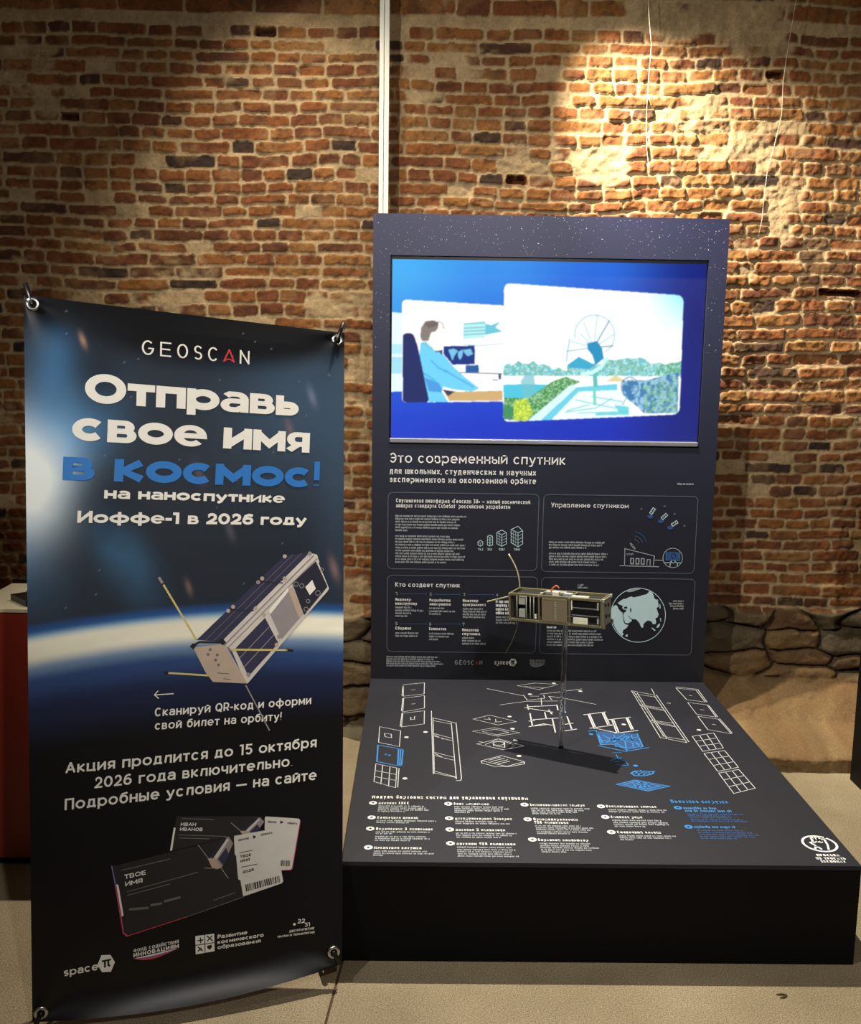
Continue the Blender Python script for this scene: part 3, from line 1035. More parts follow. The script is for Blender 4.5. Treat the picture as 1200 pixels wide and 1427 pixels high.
def space_logo(mb, fmap, x0, z0, width, cap, t, white, dark):
    write(mb, 'space', fmap, x0, z0, width * .62, cap, t, white, .14)
    cx, cz, r = x0 + width * .82, z0 + cap * .50, width * .19
    hx = [(cx + r * math.cos(math.radians(a)), cz + r * math.sin(math.radians(a))) for a in (0, 55, 110, 180, 235, 290)]
    f2 = lambda x, z: tuple(np.array(fmap(x, z)))
    mb.poly([f2(*p) for p in hx], white)
    return cx, cz, r


mb = MB()
plines(mb, [(916, 538.5, 611), (919.1, 538.5, 604), (922.2, 538.5, 614), (925.4, 538.5, 618), (928.4, 538.5, 607)], 1.9, GREY)
part(mb, 'footnote_text', panel)
mb = MB()
x, z = pp(634, 926)
geo_logo(mb, PF, x, z, pp(672, 926)[0] - x, pp(634, 920)[1] - z, .12, GREY, RED)
part(mb, 'geoscan_logo', panel)
mb = MB()
x, z = pp(689, 926.3)
cx, cz, r = space_logo(mb, PF, x, z, pp(720, 926)[0] - x, pp(689, 919.2)[1] - z, .26, WHITE, NAVY)
write(mb, 'π', lambda a, b: (a, -.0014, b), cx - r * .5, cz - r * .5, r, r * 1.35, .2, NAVY)
part(mb, 'space_logo', panel)


def fund_logo(mb, fmap, x0, z0, width, hgt, white, red, blue, mid):
    write(mb, 'ФОНД СОДЕЙСТВИЯ', fmap, x0, z0 + hgt * .72, width, hgt * .22, .2, white, .16)
    write(mb, 'ИННОВАЦИЯМ', fmap, x0, z0 + hgt * .38, width, hgt * .28, .24, white, .22)
    for k, m in enumerate((white, mid, red)):
        lo, hi = [], []
        for i in range(17):
            f = i / 16
            s = math.sin(math.pi * f ** .8)
            lo.append((x0 + width * f, z0 + hgt * (.30 - .30 * s + .06 * f - .10 * (k - 2) * s)))
            hi.append((x0 + width * f, z0 + hgt * (.30 - .30 * s + .06 * f - .10 * (k - 3) * s)))
        for i in range(16):
            mb.poly([fmap(*lo[i]), fmap(*lo[i + 1]), fmap(*hi[i + 1]), fmap(*hi[i])], m)


mb = MB()
x, z = pp(738, 929.5)
fund_logo(mb, PF, x, z, pp(759, 929)[0] - x, pp(738, 918.5)[1] - z, GREY, GREY, GREY, LINE)
part(mb, 'fund_logo', panel)

mb = MB()
for k in range(430):
    if rng.random() < .82:
        x, z = rng.uniform(-A + .005, A - .005), OZ1 + .005 + (ZT - OZ1 - .01) * rng.random() ** .9
        z = min(z, ZT - .004)
    else:
        x = rng.choice((rng.uniform(-A + .005, OX0 - .004), rng.uniform(OX1 + .004, A - .005)))
        z = rng.uniform(1.7, 2.08)
    r = rng.choice((.0007, .0008, .001, .0012)) * (1.7 if rng.random() < .05 else 1)
    mb.poly([(x + r * math.cos(a), -.0008, z + r * math.sin(a)) for a in (0, 1.05, 2.09, 3.14, 4.19, 5.24)], WHITE if rng.random() < .55 else GREY)
part(mb, 'star_print', panel, 'white stars sprinkled over the top of the panel')

# ------------------------------------------------------------------ print on the plinth top
TF = lambda x, y: (x, y, HB + .0008)


def tp(u, v):
    p = at(u, v, 2, HB)
    return p[0], p[1]


def tdraw(mb, c, paths, w, mat):
    for pts in paths:
        draw(mb, [tp(*c(*p)) for p in pts], TF, w, mat)


def tdot(mb, u, v, r, mat, ring=None):
    x, y = tp(u, v)
    mb.poly([(x + r * math.cos(t), y + r * math.sin(t), HB + .0008) for t in np.linspace(0, 2 * math.pi, 17)[:-1]], mat)
    if ring:
        mb.poly([(x + .35 * r * math.cos(t), y + .35 * r * math.sin(t), HB + .0014) for t in np.linspace(0, 2 * math.pi, 9)[:-1]], ring)


cA, cB, cC, cD, cE = crop(500, 940, 8.39), crop(590, 940, 7.06), crop(660, 940, 7.06), crop(800, 950, 7.5), crop(920, 940, 4.286)
LW = .0027


def drawing(name, paths, c, mat, w=LW, label=None, fills=(), dots=()):
    mb = MB()
    for pts, m in fills:
        q = [tp(*c(*p)) for p in pts]
        if sum(q[i - 1][0] * q[i][1] - q[i][0] * q[i - 1][1] for i in range(len(q))) < 0:
            q = q[::-1]
        mb.poly([(x, y, HB + .0004) for x, y in q], m)
    tdraw(mb, c, paths, w, mat)
    for x, y in dots:
        tdot(mb, *c(x, y), .0085, mat)
    return part(mb, name, top, label)


def quad(a, b, c, d):
    return [a, b, c, d, a]


drawing('side_panel_drawing', [quad((520, 120), (768, 98), (765, 228), (522, 255)), quad((525, 278), (768, 248), (768, 395), (515, 440)), quad((515, 455), (768, 425), (765, 580), (500, 615)),
                               [(520, 120), (505, 250)], [(515, 280), (500, 425)], [(505, 455), (485, 610)], [(615, 182), (660, 178)], [(620, 348), (660, 342)], [(610, 500), (608, 530), (650, 525), (655, 492)]], cA, LINEW,
        label='white outline of three stacked cover plates', dots=((780, 674),))
drawing('side_panel_drawing', [quad((245, 612), (490, 660), (475, 845), (232, 795)), [(300, 690), (380, 700), (385, 740), (310, 730), (300, 690)]], cA, LINEW, label='white outline of a single cover plate', dots=((558, 735),))
drawing('payload_panel_drawing', [quad((225, 828), (490, 872), (478, 1075), (212, 1020)), [(490, 872), (518, 885), (500, 1060), (478, 1075)], [(310, 940), (368, 942)], [(312, 930), (366, 955)], [(465, 870), (455, 1070)]], cA, BLUE, w=.005, label='blue outline of a cover plate')
drawing('solar_panel_drawing', [quad((200, 1045), (445, 1095), (430, 1325), (178, 1255)), [(280, 1060), (258, 1285)], [(365, 1085), (348, 1310)], [(193, 1125), (440, 1172)], [(186, 1195), (436, 1240)], [(470, 1100), (455, 1320)]], cA, LINEW, label='white outline of a solar panel with nine cells', dots=((540, 1217),))
drawing('frame_ladder_drawing', [[(80, 360), (80, 425), (98, 980)], [(95, 430), (108, 975)], [(80, 425), (325, 480)], [(95, 455), (278, 490)], [(275, 475), (325, 1030)], [(322, 475), (375, 1020), (368, 1045), (325, 1045)], [(95, 580), (285, 630)], [(95, 605), (290, 655)], [(98, 590), (200, 640)],
                                 [(98, 765), (300, 815)], [(98, 795), (300, 845)], [(100, 775), (220, 830)], [(100, 950), (320, 1010)], [(105, 970), (320, 1015)]], cB, LINEW, label='white outline of a ladder-like side frame')
drawing('board_stack_drawing', [quad((490, 440), (655, 402), (915, 465), (735, 498)), [(600, 440), (660, 445), (640, 425)], [(700, 470), (770, 465)], [(710, 440), (715, 470)]], cB, LINEW, label='white outline of a circuit board', dots=((848, 415),))
drawing('board_stack_drawing', [quad((485, 560), (700, 525), (950, 575), (730, 608)), quad((580, 563), (710, 540), (840, 572), (725, 595))], cB, LINEW, label='white outline of a hollow square frame', dots=((878, 535),))
drawing('board_stack_drawing', [quad((525, 685), (740, 635), (990, 705), (790, 742)), [(610, 690), (700, 655), (800, 660), (880, 690)], [(690 + 55 * math.cos(t) + 50, 680 + 18 * math.sin(t)) for t in np.linspace(0, 6.283, 18)], [(690, 660), (690, 700), (800, 720), (800, 660)], [(545, 662), (600, 670)]], cB, LINEW, label='white outline of a plate with a round opening', dots=((905, 650),))
drawing('board_stack_drawing', [quad((570, 850), (770, 800), (995, 860), (820, 905)), [(570, 850), (575, 872), (700, 905), (850, 908), (995, 880), (995, 860)], [(640, 845), (760, 815)], [(660, 860), (800, 825)], [(690, 875), (830, 840)], [(720, 885), (850, 855)]], cB, LINEW, label='white outline of a ribbed tray', dots=((942, 803),))
drawing('antenna_unit_drawing', [[(130, 140), (510, 215)], [(260, 300), (520, 265), (830, 262)], [(1065, 143), (830, 175), (650, 195)], [(1205, 295), (890, 235), (740, 215)], quad((430, 112), (600, 85), (830, 100), (640, 150)), [(500, 120), (700, 130)], [(490, 205), (530, 255), (700, 235), (690, 205)],
                                 [(560, 215), (640, 215)], [(665, 235), (670, 300)], [(740, 215), (770, 250)]], cC, LINEW, label='white outline of a board with four whip antennas', dots=((555, 195), (1050, 165), (790, 88)))
drawing('chassis_drawing', [[(505, 328), (640, 350), (780, 372)], [(530, 300), (540, 345)], [(540, 318), (820, 305)], [(555, 385), (580, 510), (715, 495)], [(545, 460), (600, 455)], [(700, 375), (715, 430)], [(740, 350), (770, 390)], [(775, 435), (805, 570)], [(545, 515), (690, 487), (800, 505)], [(880, 325), (905, 375)],
                            [(920, 415), (965, 535)], [(875, 495), (980, 480)], [(875, 560), (1015, 538)], [(590, 445), (830, 430)], [(820, 300), (830, 350)]], cC, LINEW, w=.005, label='white outline of an open cage of posts')
drawing('chassis_drawing', [[(100, 348), (330, 318)], [(150, 350), (210, 490)], [(165, 345), (228, 488)], [(295, 325), (350, 445)], [(310, 322), (368, 440)], [(165, 488), (420, 455), (350, 450)], [(350, 400), (590, 372)], [(395, 400), (450, 540)], [(412, 395), (470, 535)], [(545, 380), (600, 500)], [(560, 378), (618, 498)], [(430, 540), (670, 512)],
                            [(220, 488), (440, 535)]], cD, LINEW, w=.005, label='white outline of two upright brackets', dots=((520, 448),))
drawing('payload_box_drawing', [[(150, 520), (230, 510), (280, 660), (390, 655), (540, 700), (720, 680), (660, 545)], [(250, 670), (540, 730), (780, 690)], [(240, 530), (300, 640)], [(300, 560), (520, 690)], [(330, 640), (520, 560), (690, 660)], [(420, 560), (440, 680)], [(520, 545), (550, 720)], [(600, 560), (620, 680)],
                                [(340, 580), (640, 640)], [(300, 620), (680, 580)], [(360, 610), (600, 600)], [(560, 570), (700, 690)]], cD, BLUE, w=.005, label='blue outline of an open box full of parts',
        fills=(([(230, 515), (665, 545), (725, 682), (545, 715), (390, 655), (280, 660)], DIMBLUE),), dots=((178, 550),))
drawing('payload_part_drawing', [[(405, 745), (495, 742)], [(440, 760), (460, 800), (500, 795)], [(385, 825), (460, 800), (540, 835), (570, 875)], [(420, 840), (520, 830)], [(450, 870), (570, 880)]], cD, BLUE, label='small blue outline of a connector')
drawing('payload_part_drawing', [[(595, 960), (640, 935), (720, 940), (835, 940), (820, 965), (740, 985), (640, 985), (595, 960)], [(640, 960), (790, 955)], [(700, 930), (740, 980)], [(650, 945), (680, 975)]], cD, BLUE, w=.006, label='small blue outline of a gasket', dots=((645, 880),))
drawing('payload_board_drawing', [quad((440, 1075), (640, 1030), (1005, 1095), (770, 1145)), [(520, 1075), (650, 1045), (900, 1095), (760, 1125), (520, 1075)], [(650 + 80 * math.cos(t) + 60, 1080 + 24 * math.sin(t)) for t in np.linspace(0, 6.283, 16)], [(600, 1060), (820, 1110)], [(800, 1060), (640, 1110)]], cD, BLUE, w=.005,
        label='blue outline of a square board', fills=(([(440, 1075), (640, 1030), (1005, 1095), (770, 1145)], DIMBLUE),))
drawing('frame_ladder_drawing', [[(600, 95), (905, 590)], [(625, 105), (940, 575)], [(660, 120), (975, 600)], [(600, 95), (860, 145)], [(640, 130), (840, 160)], [(860, 140), (1200, 630)], [(840, 150), (1180, 640)], [(810, 75), (840, 130)], [(700, 245), (940, 280)], [(715, 262), (960, 310)], [(700, 250), (960, 300)], [(800, 405), (1030, 435)],
                                 [(815, 425), (1060, 475)], [(810, 410), (1060, 465)], [(900, 585), (1180, 640)], [(920, 570), (1160, 612)]], cD, LINEW, label='white outline of a slanted ladder-like side frame', dots=((988, 224),))
drawing('side_panel_drawing', [quad((95, 82), (215, 95), (270, 165), (160, 152)), quad((165, 168), (280, 182), (335, 255), (218, 238)), quad((225, 250), (348, 268), (425, 355), (285, 330)), [(95, 75), (225, 90), (280, 165)], [(290, 185), (345, 255)], [(355, 265), (430, 350)], [(172, 125), (190, 128)], [(240, 210), (262, 213)], [(310, 298), (332, 301)]], cE, LINEW,
        label='white outline of three slanted cover plates', dots=((50, 172),))
solar = []
for (ax, ay), (bx, by), (cx_, cy_), (dx_, dy_) in (((192, 370), (320, 350), (378, 440), (255, 460)), ((262, 472), (385, 455), (468, 555), (345, 580)), ((350, 590), (470, 568), (568, 680), (440, 712))):
    solar.append(quad((ax, ay), (bx, by), (cx_, cy_), (dx_, dy_)))
    for f in (1 / 3, 2 / 3):
        solar.append([(ax + (bx - ax) * f, ay + (by - ay) * f), (dx_ + (cx_ - dx_) * f, dy_ + (cy_ - dy_) * f)])
        solar.append([(ax + (dx_ - ax) * f, ay + (dy_ - ay) * f), (bx + (cx_ - bx) * f, by + (cy_ - by) * f)])
drawing('solar_panel_drawing', solar, cE, LINEW, label='white outline of a slanted run of three solar panels', dots=((232, 332),))

cP, cQ, cR = crop(500, 1100, 5.0), crop(720, 1100, 5.0), crop(900, 1100, 6.667)


def ttext(mb, s, u0, v0, u1, v1, cap, t, mat, gap=.15):
    x, y = tp(u0, v0)
    x1, y1 = tp(u1, v1)
    c = tp(u0, v0 - cap)[1] - y
    write(mb, s, TF, x, (y + y1) / 2, x1 - x, c, t, mat, gap)


def tlines(mb, c, rows, h, mat):
    for v, a, b in rows:
        u0, v0 = c(a, v)
        u1, v1 = c(b, v)
        x, y = tp(u0, v0)
        x1, y1 = tp(u1, v1)
        scribble(mb, TF, x, y, x1 - x, tp(u0, v0 - h)[1] - y, mat, rng)


mb = MB()
ttext(mb, 'Модули бортовых систем для управления спутником', *cP(92, 64), *cP(1180, 74), 4.4, .14, WHITE)
part(mb, 'caption_heading', top)
BLOCKS = [
    (cP, (100, 96), [('Антенна ГНСС', 138, 105, 350)], [(122, 138, 455), (135, 135, 470), (147, 133, 488), (158, 132, 330)]),
    (cP, (90, 197), [('Солнечная панель', 128, 207, 413)], [(223, 125, 545), (236, 122, 355)]),
    (cP, (80, 275), [('Передатчик X-диапазона', 120, 286, 515)], [(301, 118, 497), (313, 117, 235), (334, 115, 478), (348, 113, 498), (361, 112, 360)]),
    (cP, (67, 406), [('Магнитная катушка', 105, 417, 437)], [(436, 105, 478), (451, 102, 525), (464, 100, 172)]),
    (cP, (624, 102), [('Блок маховиков', 664, 111, 908)], [(127, 665, 1010), (140, 667, 1050), (153, 668, 1000), (165, 668, 780)]),
    (cP, (630, 203), [('Аккумуляторная батарея', 672, 214, 1065)], [(229, 672, 957), (243, 674, 1058)]),
    (cP, (634, 281), [('Антенна X-диапазона', 676, 292, 1020)], [(311, 678, 1100), (325, 680, 1068), (339, 682, 1003)]),
    (cP, (639, 378), [('Антенны УКВ-диапазона', 682, 390, 1092)], [(409, 685, 1068), (425, 687, 1095), (440, 688, 1065), (455, 690, 1065), (470, 690, 1120)]),
    (cQ, (55, 108), [('Технологическая камера', 95, 119, 475)], [(138, 100, 510), (151, 105, 470), (163, 108, 425), (174, 110, 305)]),
    (cQ, (77, 210), [('Приемопередатчик', 120, 219, 428), ('УКВ-диапазона', 125, 241, 362)], [(259, 130, 450), (273, 135, 540), (286, 138, 520), (301, 142, 500), (313, 145, 375)]),
    (cQ, (110, 351), [('Бортовой компьютер', 152, 363, 500)], [(383, 162, 525), (398, 165, 515), (412, 168, 580), (427, 172, 530), (441, 175, 355)]),
    (cQ, (588, 120), [('Радиационная защита', 628, 129, 975)], [(148, 640, 1045), (161, 645, 1045)]),
    (cQ, (618, 194), [('Силовая рама', 660, 203, 877)], [(221, 668, 1008), (236, 675, 1055), (249, 680, 1062), (263, 685, 900)]),
    (cQ, (660, 299), [('Солнечный датчик', 704, 309, 1008)], [(329, 715, 1113), (343, 720, 1082), (356, 725, 830)]),
]
for c, dot, titles, rows in BLOCKS:
    mb = MB()
    tdot(mb, *c(*dot), .0125, WHITE, CHAR)
    for s, a, v, b in titles:
        ttext(mb, s, *c(a, v), *c(b, v), 3.4, .2, WHITE)
    tlines(mb, c, rows, 1.6, GREY)
    part(mb, 'caption_block', top)
mb = MB()
ttext(mb, 'Полезная нагрузка', *cR(240, 128), *cR(770, 133), 4.4, .14, BLUE)
part(mb, 'caption_heading', top, 'blue heading on the right')
for dot, bold, rows in (((298, 173), [(186, 355, 665), (211, 370, 800)], [(238, 390, 915), (253, 400, 800), (269, 410, 800), (288, 420, 905), (304, 430, 955)]),
                        ((398, 350), [(360, 455, 845)], [(389, 480, 915), (409, 490, 995), (429, 500, 1050), (447, 510, 1020), (464, 520, 850)])):
    mb = MB()
    tdot(mb, *cR(*dot), .0125, BLUE, CHAR)
    tlines(mb, cR, bold, 2.4, BLUE)
    tlines(mb, cR, rows, 1.6, DIMBLUE)
    part(mb, 'caption_block', top, 'blue caption')
# hand sign
mb = MB()
cH = crop(1100, 1150, 12.0)
hx, hy = tp(*cH(507, 312))
hr = (tp(*cH(795, 312))[0] - tp(*cH(220, 312))[0]) / 2 * .93
draw(mb, [(hx + hr * math.cos(t), hy + hr * math.sin(t)) for t in np.linspace(0, 2 * math.pi, 48)], TF, .007, WHITE)
tdraw(mb, cH, [[(440, 345), (350, 295), (380, 285), (430, 300)], [(400, 285), (360, 215), (400, 205), (450, 280)], [(440, 265), (415, 205), (455, 205), (500, 285)], [(490, 270), (470, 215), (500, 220), (540, 290)], [(540, 280), (510, 240), (580, 235), (640, 330), (660, 410)], [(540, 405), (490, 370), (440, 370), (430, 410)], [(580, 235), (600, 210)]], .006, WHITE)
for s, a, v, b in (('ПРОСЬБА', 470, 520, 855), ('НЕ ТРОГАТЬ', 462, 574, 955), ('ЭКСПОНАТ', 535, 625, 955)):
    ttext(mb, s, *cH(a, v), *cH(b, v + 6), 3.0, .26, WHITE)
part(mb, 'hand_sign', top, 'white round please-do-not-touch sign')

# ------------------------------------------------------------------ television let into the panel
SILVER = material('brushed_silver', (176, 180, 188), rough=.32, metal=.7, var=.04)
tv = empty('television', 'wide television let into the navy panel, showing an office and a dish antenna', 'television', (0, .02, OZ0))
mb = MB()
y0, y1 = .012, .026
ez = at(546, 361.5, 1, .014)
SX0, SX1 = at(547, 361, 1, .014)[0], at(985, 367, 1, .014)[0]
SZ1, SZ0 = at(765, 364.5, 1, .014)[2], at(757, 613, 1, .014)[2]
mb.box((OX0 + .002, y0, OZ0 + .03), (SX0, y1, OZ1 - .002), PLBLACK)
mb.box((SX1, y0, OZ0 + .03), (OX1 - .002, y1, OZ1 - .002), PLBLACK)
mb.box((SX0, y0, SZ1), (SX1, y1, OZ1 - .002), PLBLACK)
mb.box((SX0, y0 + .004, OZ0 + .03), (SX1, y1, SZ1), PLBLACK)
hang(mb.build('bezel'), tv)
mb = MB()
mb.box((OX0 + .002, y0 - .016, OZ0 + .006), (OX1 - .004, y0 + .02, SZ0), SILVER, bev=.003)
strip_o = hang(mb.build('bottom_trim', label='silver strip under the screen'), tv)
mb = MB()
mb.box((-.022, y0 - .0168, OZ0 + .012), (.022, y0 - .0158, SZ0 - .008), GREY)
badge = mb.build('badge')
badge.parent = strip_o

NW, NH = 640, 372
uu, vv = np.meshgrid(np.linspace(0, 1, NW), np.linspace(1, 0, NH))   # rows go upward: vv = 1 at the bottom edge
# photo coordinates of every picture element, used as the drawing frame
TLc, TRc, BLc, BRc = (np.array(p, float) for p in ((546, 361), (986, 367), (544, 611), (972, 615)))
PXY = TLc * ((1 - uu) * (1 - vv))[..., None] + TRc * (uu * (1 - vv))[..., None] + BLc * ((1 - uu) * vv)[..., None] + BRc * (uu * vv)[..., None]
PX, PY = PXY[..., 0], PXY[..., 1]


def inside(pts):
    m = np.zeros(PX.shape, bool)
    n = len(pts)
    for i in range(n):
        (xa, ya), (xb, yb) = pts[i], pts[(i + 1) % n]
        if ya == yb:
            continue
        c = ((ya > PY) != (yb > PY)) & (PX < (xb - xa) * (PY - ya) / (yb - ya) + xa)
        m ^= c
    return m


def near(pts):
    d = np.full(PX.shape, 1e9)
    for (xa, ya), (xb, yb) in zip(pts[:-1], pts[1:]):
        L2 = (xb - xa) ** 2 + (yb - ya) ** 2 + 1e-9
        t = np.clip(((PX - xa) * (xb - xa) + (PY - ya) * (yb - ya)) / L2, 0, 1)
        d = np.minimum(d, np.hypot(PX - xa - t * (xb - xa), PY - ya - t * (yb - ya)))
    return d


def rcard(c, r):
    """quad with rounded corners"""
    out = []
    n = len(c)
    for i in range(n):
        p, a, b = np.array(c[i], float), np.array(c[i - 1], float), np.array(c[(i + 1) % n], float)
        ua, ub = (a - p) / np.hypot(*(a - p)), (b - p) / np.hypot(*(b - p))
        for k in range(7):
            t = k / 6
            s, e = p + ua * r, p + ub * r
            out.append(tuple((1 - t) ** 2 * s + 2 * t * (1 - t) * p + t * t * e))
    return out


def paint(img, mask, rgb, k=1.0):
    a = (mask.astype(float) if mask.dtype == bool else mask) * k
    img[:] = img * (1 - a[..., None]) + np.array(lin(rgb)) * a[..., None]


def pline(img, pts, w, rgb, k=1.0):
    paint(img, sstep(w / 2 + .6, w / 2 - .4, near(pts)), rgb, k)


img = np.zeros((NH, NW, 3))
stops = np.array([[(70, 172, 238), (52, 140, 226), (38, 104, 214), (18, 32, 120)],
                  [(58, 150, 230), (40, 118, 220), (30, 84, 204), (16, 26, 112)],
                  [(34, 84, 206), (30, 74, 204), (28, 64, 192), (20, 30, 118)],
                  [(32, 62, 196), (30, 54, 190), (28, 48, 176), (24, 34, 120)]], float)
fu, fv = uu * 3, vv * 3
iu, iv = np.clip(fu.astype(int), 0, 2), np.clip(fv.astype(int), 0, 2)
au, av = fu - iu, fv - iv
au, av = au * au * (3 - 2 * au), av * av * (3 - 2 * av)
bgc = (stops[iv, iu] * ((1 - au) * (1 - av))[..., None] + stops[iv, iu + 1] * (au * (1 - av))[..., None] + stops[iv + 1, iu] * ((1 - au) * av)[..., None] + stops[iv + 1, iu + 1] * (au * av)[..., None])
bgs = bgc / 255
img[:] = np.where(bgs <= .04045, bgs / 12.92, ((bgs + .055) / 1.055) ** 2.4)
c5 = crop(540, 390, 6.667)
K = lambda c, pts: [c(*p) for p in pts]
# the card behind, cut by the left edge
m0 = inside([(540, 434), (562, 435), (562, 545), (540, 545)])
paint(img, m0, (226, 246, 252))
paint(img, m0 & (PY > 478) & (PY < 492), (150, 220, 236), .7)
paint(img, m0 & (PY > 496) & (PY < 520), (140, 214, 232), .8)
# office card
oc = inside(rcard([(559.5, 416.5), (712, 425), (712, 558), (559.5, 560.5)], 7))
base_img = img.copy()
paint(img, oc, (255, 255, 255))
paint(img, oc & inside(K(c5, [(700, 395), (905, 370), (905, 525), (700, 540)])), (150, 226, 228), .75)
for yy in (400, 440, 470, 500):
    pline(img, K(c5, [(705, yy), (900, yy - 12)]), 1.3, (70, 180, 196), .9)
paint(img, oc & inside(K(c5, [(905, 395), (960, 410), (1045, 375), (1000, 430), (1065, 470), (905, 500)])), (60, 186, 208), .9)
pline(img, K(c5, [(700, 590), (860, 600), (1070, 580)]), 1.0, (170, 200, 205))
paint(img, oc & inside(K(c5, [(515, 605), (808, 600), (808, 775), (600, 780), (515, 680)])), (24, 52, 128))
for pts in ([(560, 640), (610, 628), (650, 650), (615, 700), (600, 745), (585, 700)], [(650, 660), (700, 635), (690, 700), (670, 735), (650, 700)], [(700, 640), (770, 630), (790, 680), (740, 700), (710, 670)]):
    paint(img, oc & inside(K(c5, pts)), (120, 190, 226))
paint(img, oc & inside(K(c5, [(720, 785), (845, 780), (845, 850), (720, 852)])), (36, 92, 160))
paint(img, oc & inside(K(c5, [(1085, 640), (1130, 640), (1130, 860), (1085, 860)])), (90, 200, 214), .9)
pline(img, K(c5, [(640, 852), (1060, 862)]), 1.2, (80, 90, 110))
paint(img, oc & inside(K(c5, [(1028, 862), (1052, 862), (1052, 915), (1028, 915)])), (60, 80, 130))
pline(img, K(c5, [(975, 920), (1020, 922)]), 1.2, (70, 80, 110))
paint(img, oc & inside(K(c5, [(600, 1035), (1065, 1020), (1065, 1115), (570, 1120), (520, 1030)])), (206, 172, 116))
paint(img, oc & inside(K(c5, [(500, 1010), (625, 1030), (560, 1075), (545, 1060)])), (60, 66, 80))
# seated figure on the screen picture: chair, shirt, head
paint(img, oc & inside(K(c5, [(300, 580), (345, 565), (430, 640), (520, 690), (600, 790), (720, 900), (850, 1000), (780, 1030), (600, 1010), (510, 985), (500, 1030), (560, 1130), (380, 1132), (290, 720)])), (112, 206, 244))
paint(img, oc & inside(K(c5, [(340, 900), (470, 950), (500, 1000), (500, 1040), (380, 1030)])), (60, 138, 216), .8)
for pts in ([(400, 740), (470, 810), (560, 850)], [(520, 830), (640, 900), (790, 985)], [(330, 860), (440, 930)]):
    pline(img, K(c5, pts), 2.2, (70, 160, 222), .7)
paint(img, oc & inside(K(c5, [(305, 575), (350, 560), (420, 630), (400, 645)])), (120, 196, 206), .8)
paint(img, oc & inside(K(c5, [(380, 560), (400, 480), (460, 440), (520, 400), (545, 480), (540, 560), (500, 650), (440, 660)])), (255, 248, 240))
paint(img, oc & inside(K(c5, [(300, 520), (305, 440), (345, 375), (420, 365), (470, 385), (465, 440), (440, 470), (400, 480), (375, 560), (315, 560)])), (132, 122, 116))
paint(img, oc & inside(K(c5, [(340, 400), (400, 370), (470, 385), (450, 420), (380, 440)])), (104, 92, 88), .8)
pline(img, K(c5, [(470, 375), (510, 400), (518, 440)]), 2.0, (190, 176, 166), .8)
pline(img, K(c5, [(440, 655), (495, 655)]), 1.6, (60, 70, 100))
paint(img, oc & inside(K(c5, [(460, 650), (505, 640), (505, 690)])), (40, 70, 130))
paint(img, oc & inside(rcard(K(c5, [(135, 488), (232, 482), (275, 600), (385, 1135), (135, 1135)]), 6)), (34, 44, 98))
# dish card
cd5 = crop(690, 390, 4.2857)
dc = inside(rcard([(702, 393.5), (953.5, 410), (947.5, 575.5), (700.5, 587.5)], 10))
paint(img, dc, (255, 255, 255))
sky = np.clip((PX - 890) / 60, 0, 1) * np.clip(1 - (PY - 405) / 70, 0, 1)
paint(img, dc * sky, (120, 236, 240), .9)
nz = fbm(PX * .22, PY * .22, 201, 3)
nz2 = fbm(PX * .55, PY * .55, 205, 2)
tree = PY > (506 - 7 * np.sin((PX - 700) * .045) - 6 * vnoise(PX * .14, PX * 0, 207) + np.where(PX < 790, 7, 0) - np.clip((PX - 910) * .2, 0, 9))
paint(img, dc & tree & (PY < 522), (170, 226, 228), .9)
paint(img, dc * tree * (PY < 522) * sstep(.40, .56, nz2), (96, 184, 190), .9)
paint(img, dc * tree * (PY < 522) * sstep(.5, .62, nz), (120, 176, 140), .6)
paint(img, dc & tree & (PX > 915) & (PY < 522) & (nz2 > .45), (90, 168, 120), .7)
paint(img, dc & inside(K(cd5, [(45, 620), (190, 615), (330, 620), (300, 670), (120, 720), (50, 700)])), (80, 196, 220))
paint(img, dc & inside(K(cd5, [(150, 600), (190, 540), (230, 560), (250, 700), (170, 700)])), (110, 190, 200), .8)
paint(img, dc & inside(K(cd5, [(50, 700), (200, 700), (340, 600), (420, 570), (510, 600), (470, 620), (240, 800), (190, 842), (45, 830)])), (150, 200, 150))
paint(img, dc * inside(K(cd5, [(50, 700), (200, 700), (340, 600), (420, 570), (510, 600), (470, 620), (240, 800), (190, 842), (45, 830)])) * sstep(.35, .6, nz2), (66, 140, 76))
paint(img, dc & inside(K(cd5, [(110, 720), (190, 700), (225, 790), (190, 840), (110, 840)])) , (150, 190, 70))
paint(img, dc * inside(K(cd5, [(110, 720), (190, 700), (225, 790), (190, 840), (110, 840)])) * sstep(.40, .58, nz2), (214, 232, 84))
paint(img, dc & inside(K(cd5, [(50, 740), (110, 760), (100, 840), (50, 830)])) & (nz2 < .5), (60, 140, 110))
paint(img, dc & inside(K(cd5, [(660, 600), (720, 560), (790, 600)])), (214, 196, 110), .8)
paint(img, dc & inside(K(cd5, [(760, 590), (900, 590), (1100, 540), (1095, 790), (890, 790), (850, 750), (760, 680)])), (150, 196, 220))
paint(img, dc * inside(K(cd5, [(760, 590), (900, 590), (1100, 540), (1095, 790), (890, 790), (850, 750), (760, 680)])) * sstep(.36, .56, nz), (64, 124, 178))
paint(img, dc & inside(K(cd5, [(880, 600), (1100, 560), (1095, 790), (900, 790)])) & (nz2 > .54), (130, 190, 130), .75)
paint(img, dc & inside(K(cd5, [(470, 640), (740, 620), (780, 740), (890, 800), (340, 838)])), (236, 254, 250))
paint(img, dc & inside(K(cd5, [(470, 635), (730, 612), (730, 650), (500, 660), (330, 838), (265, 838)])), (112, 206, 228))
paint(img, dc & inside(K(cd5, [(190, 842), (450, 620), (490, 630), (268, 838)])), (214, 246, 248))
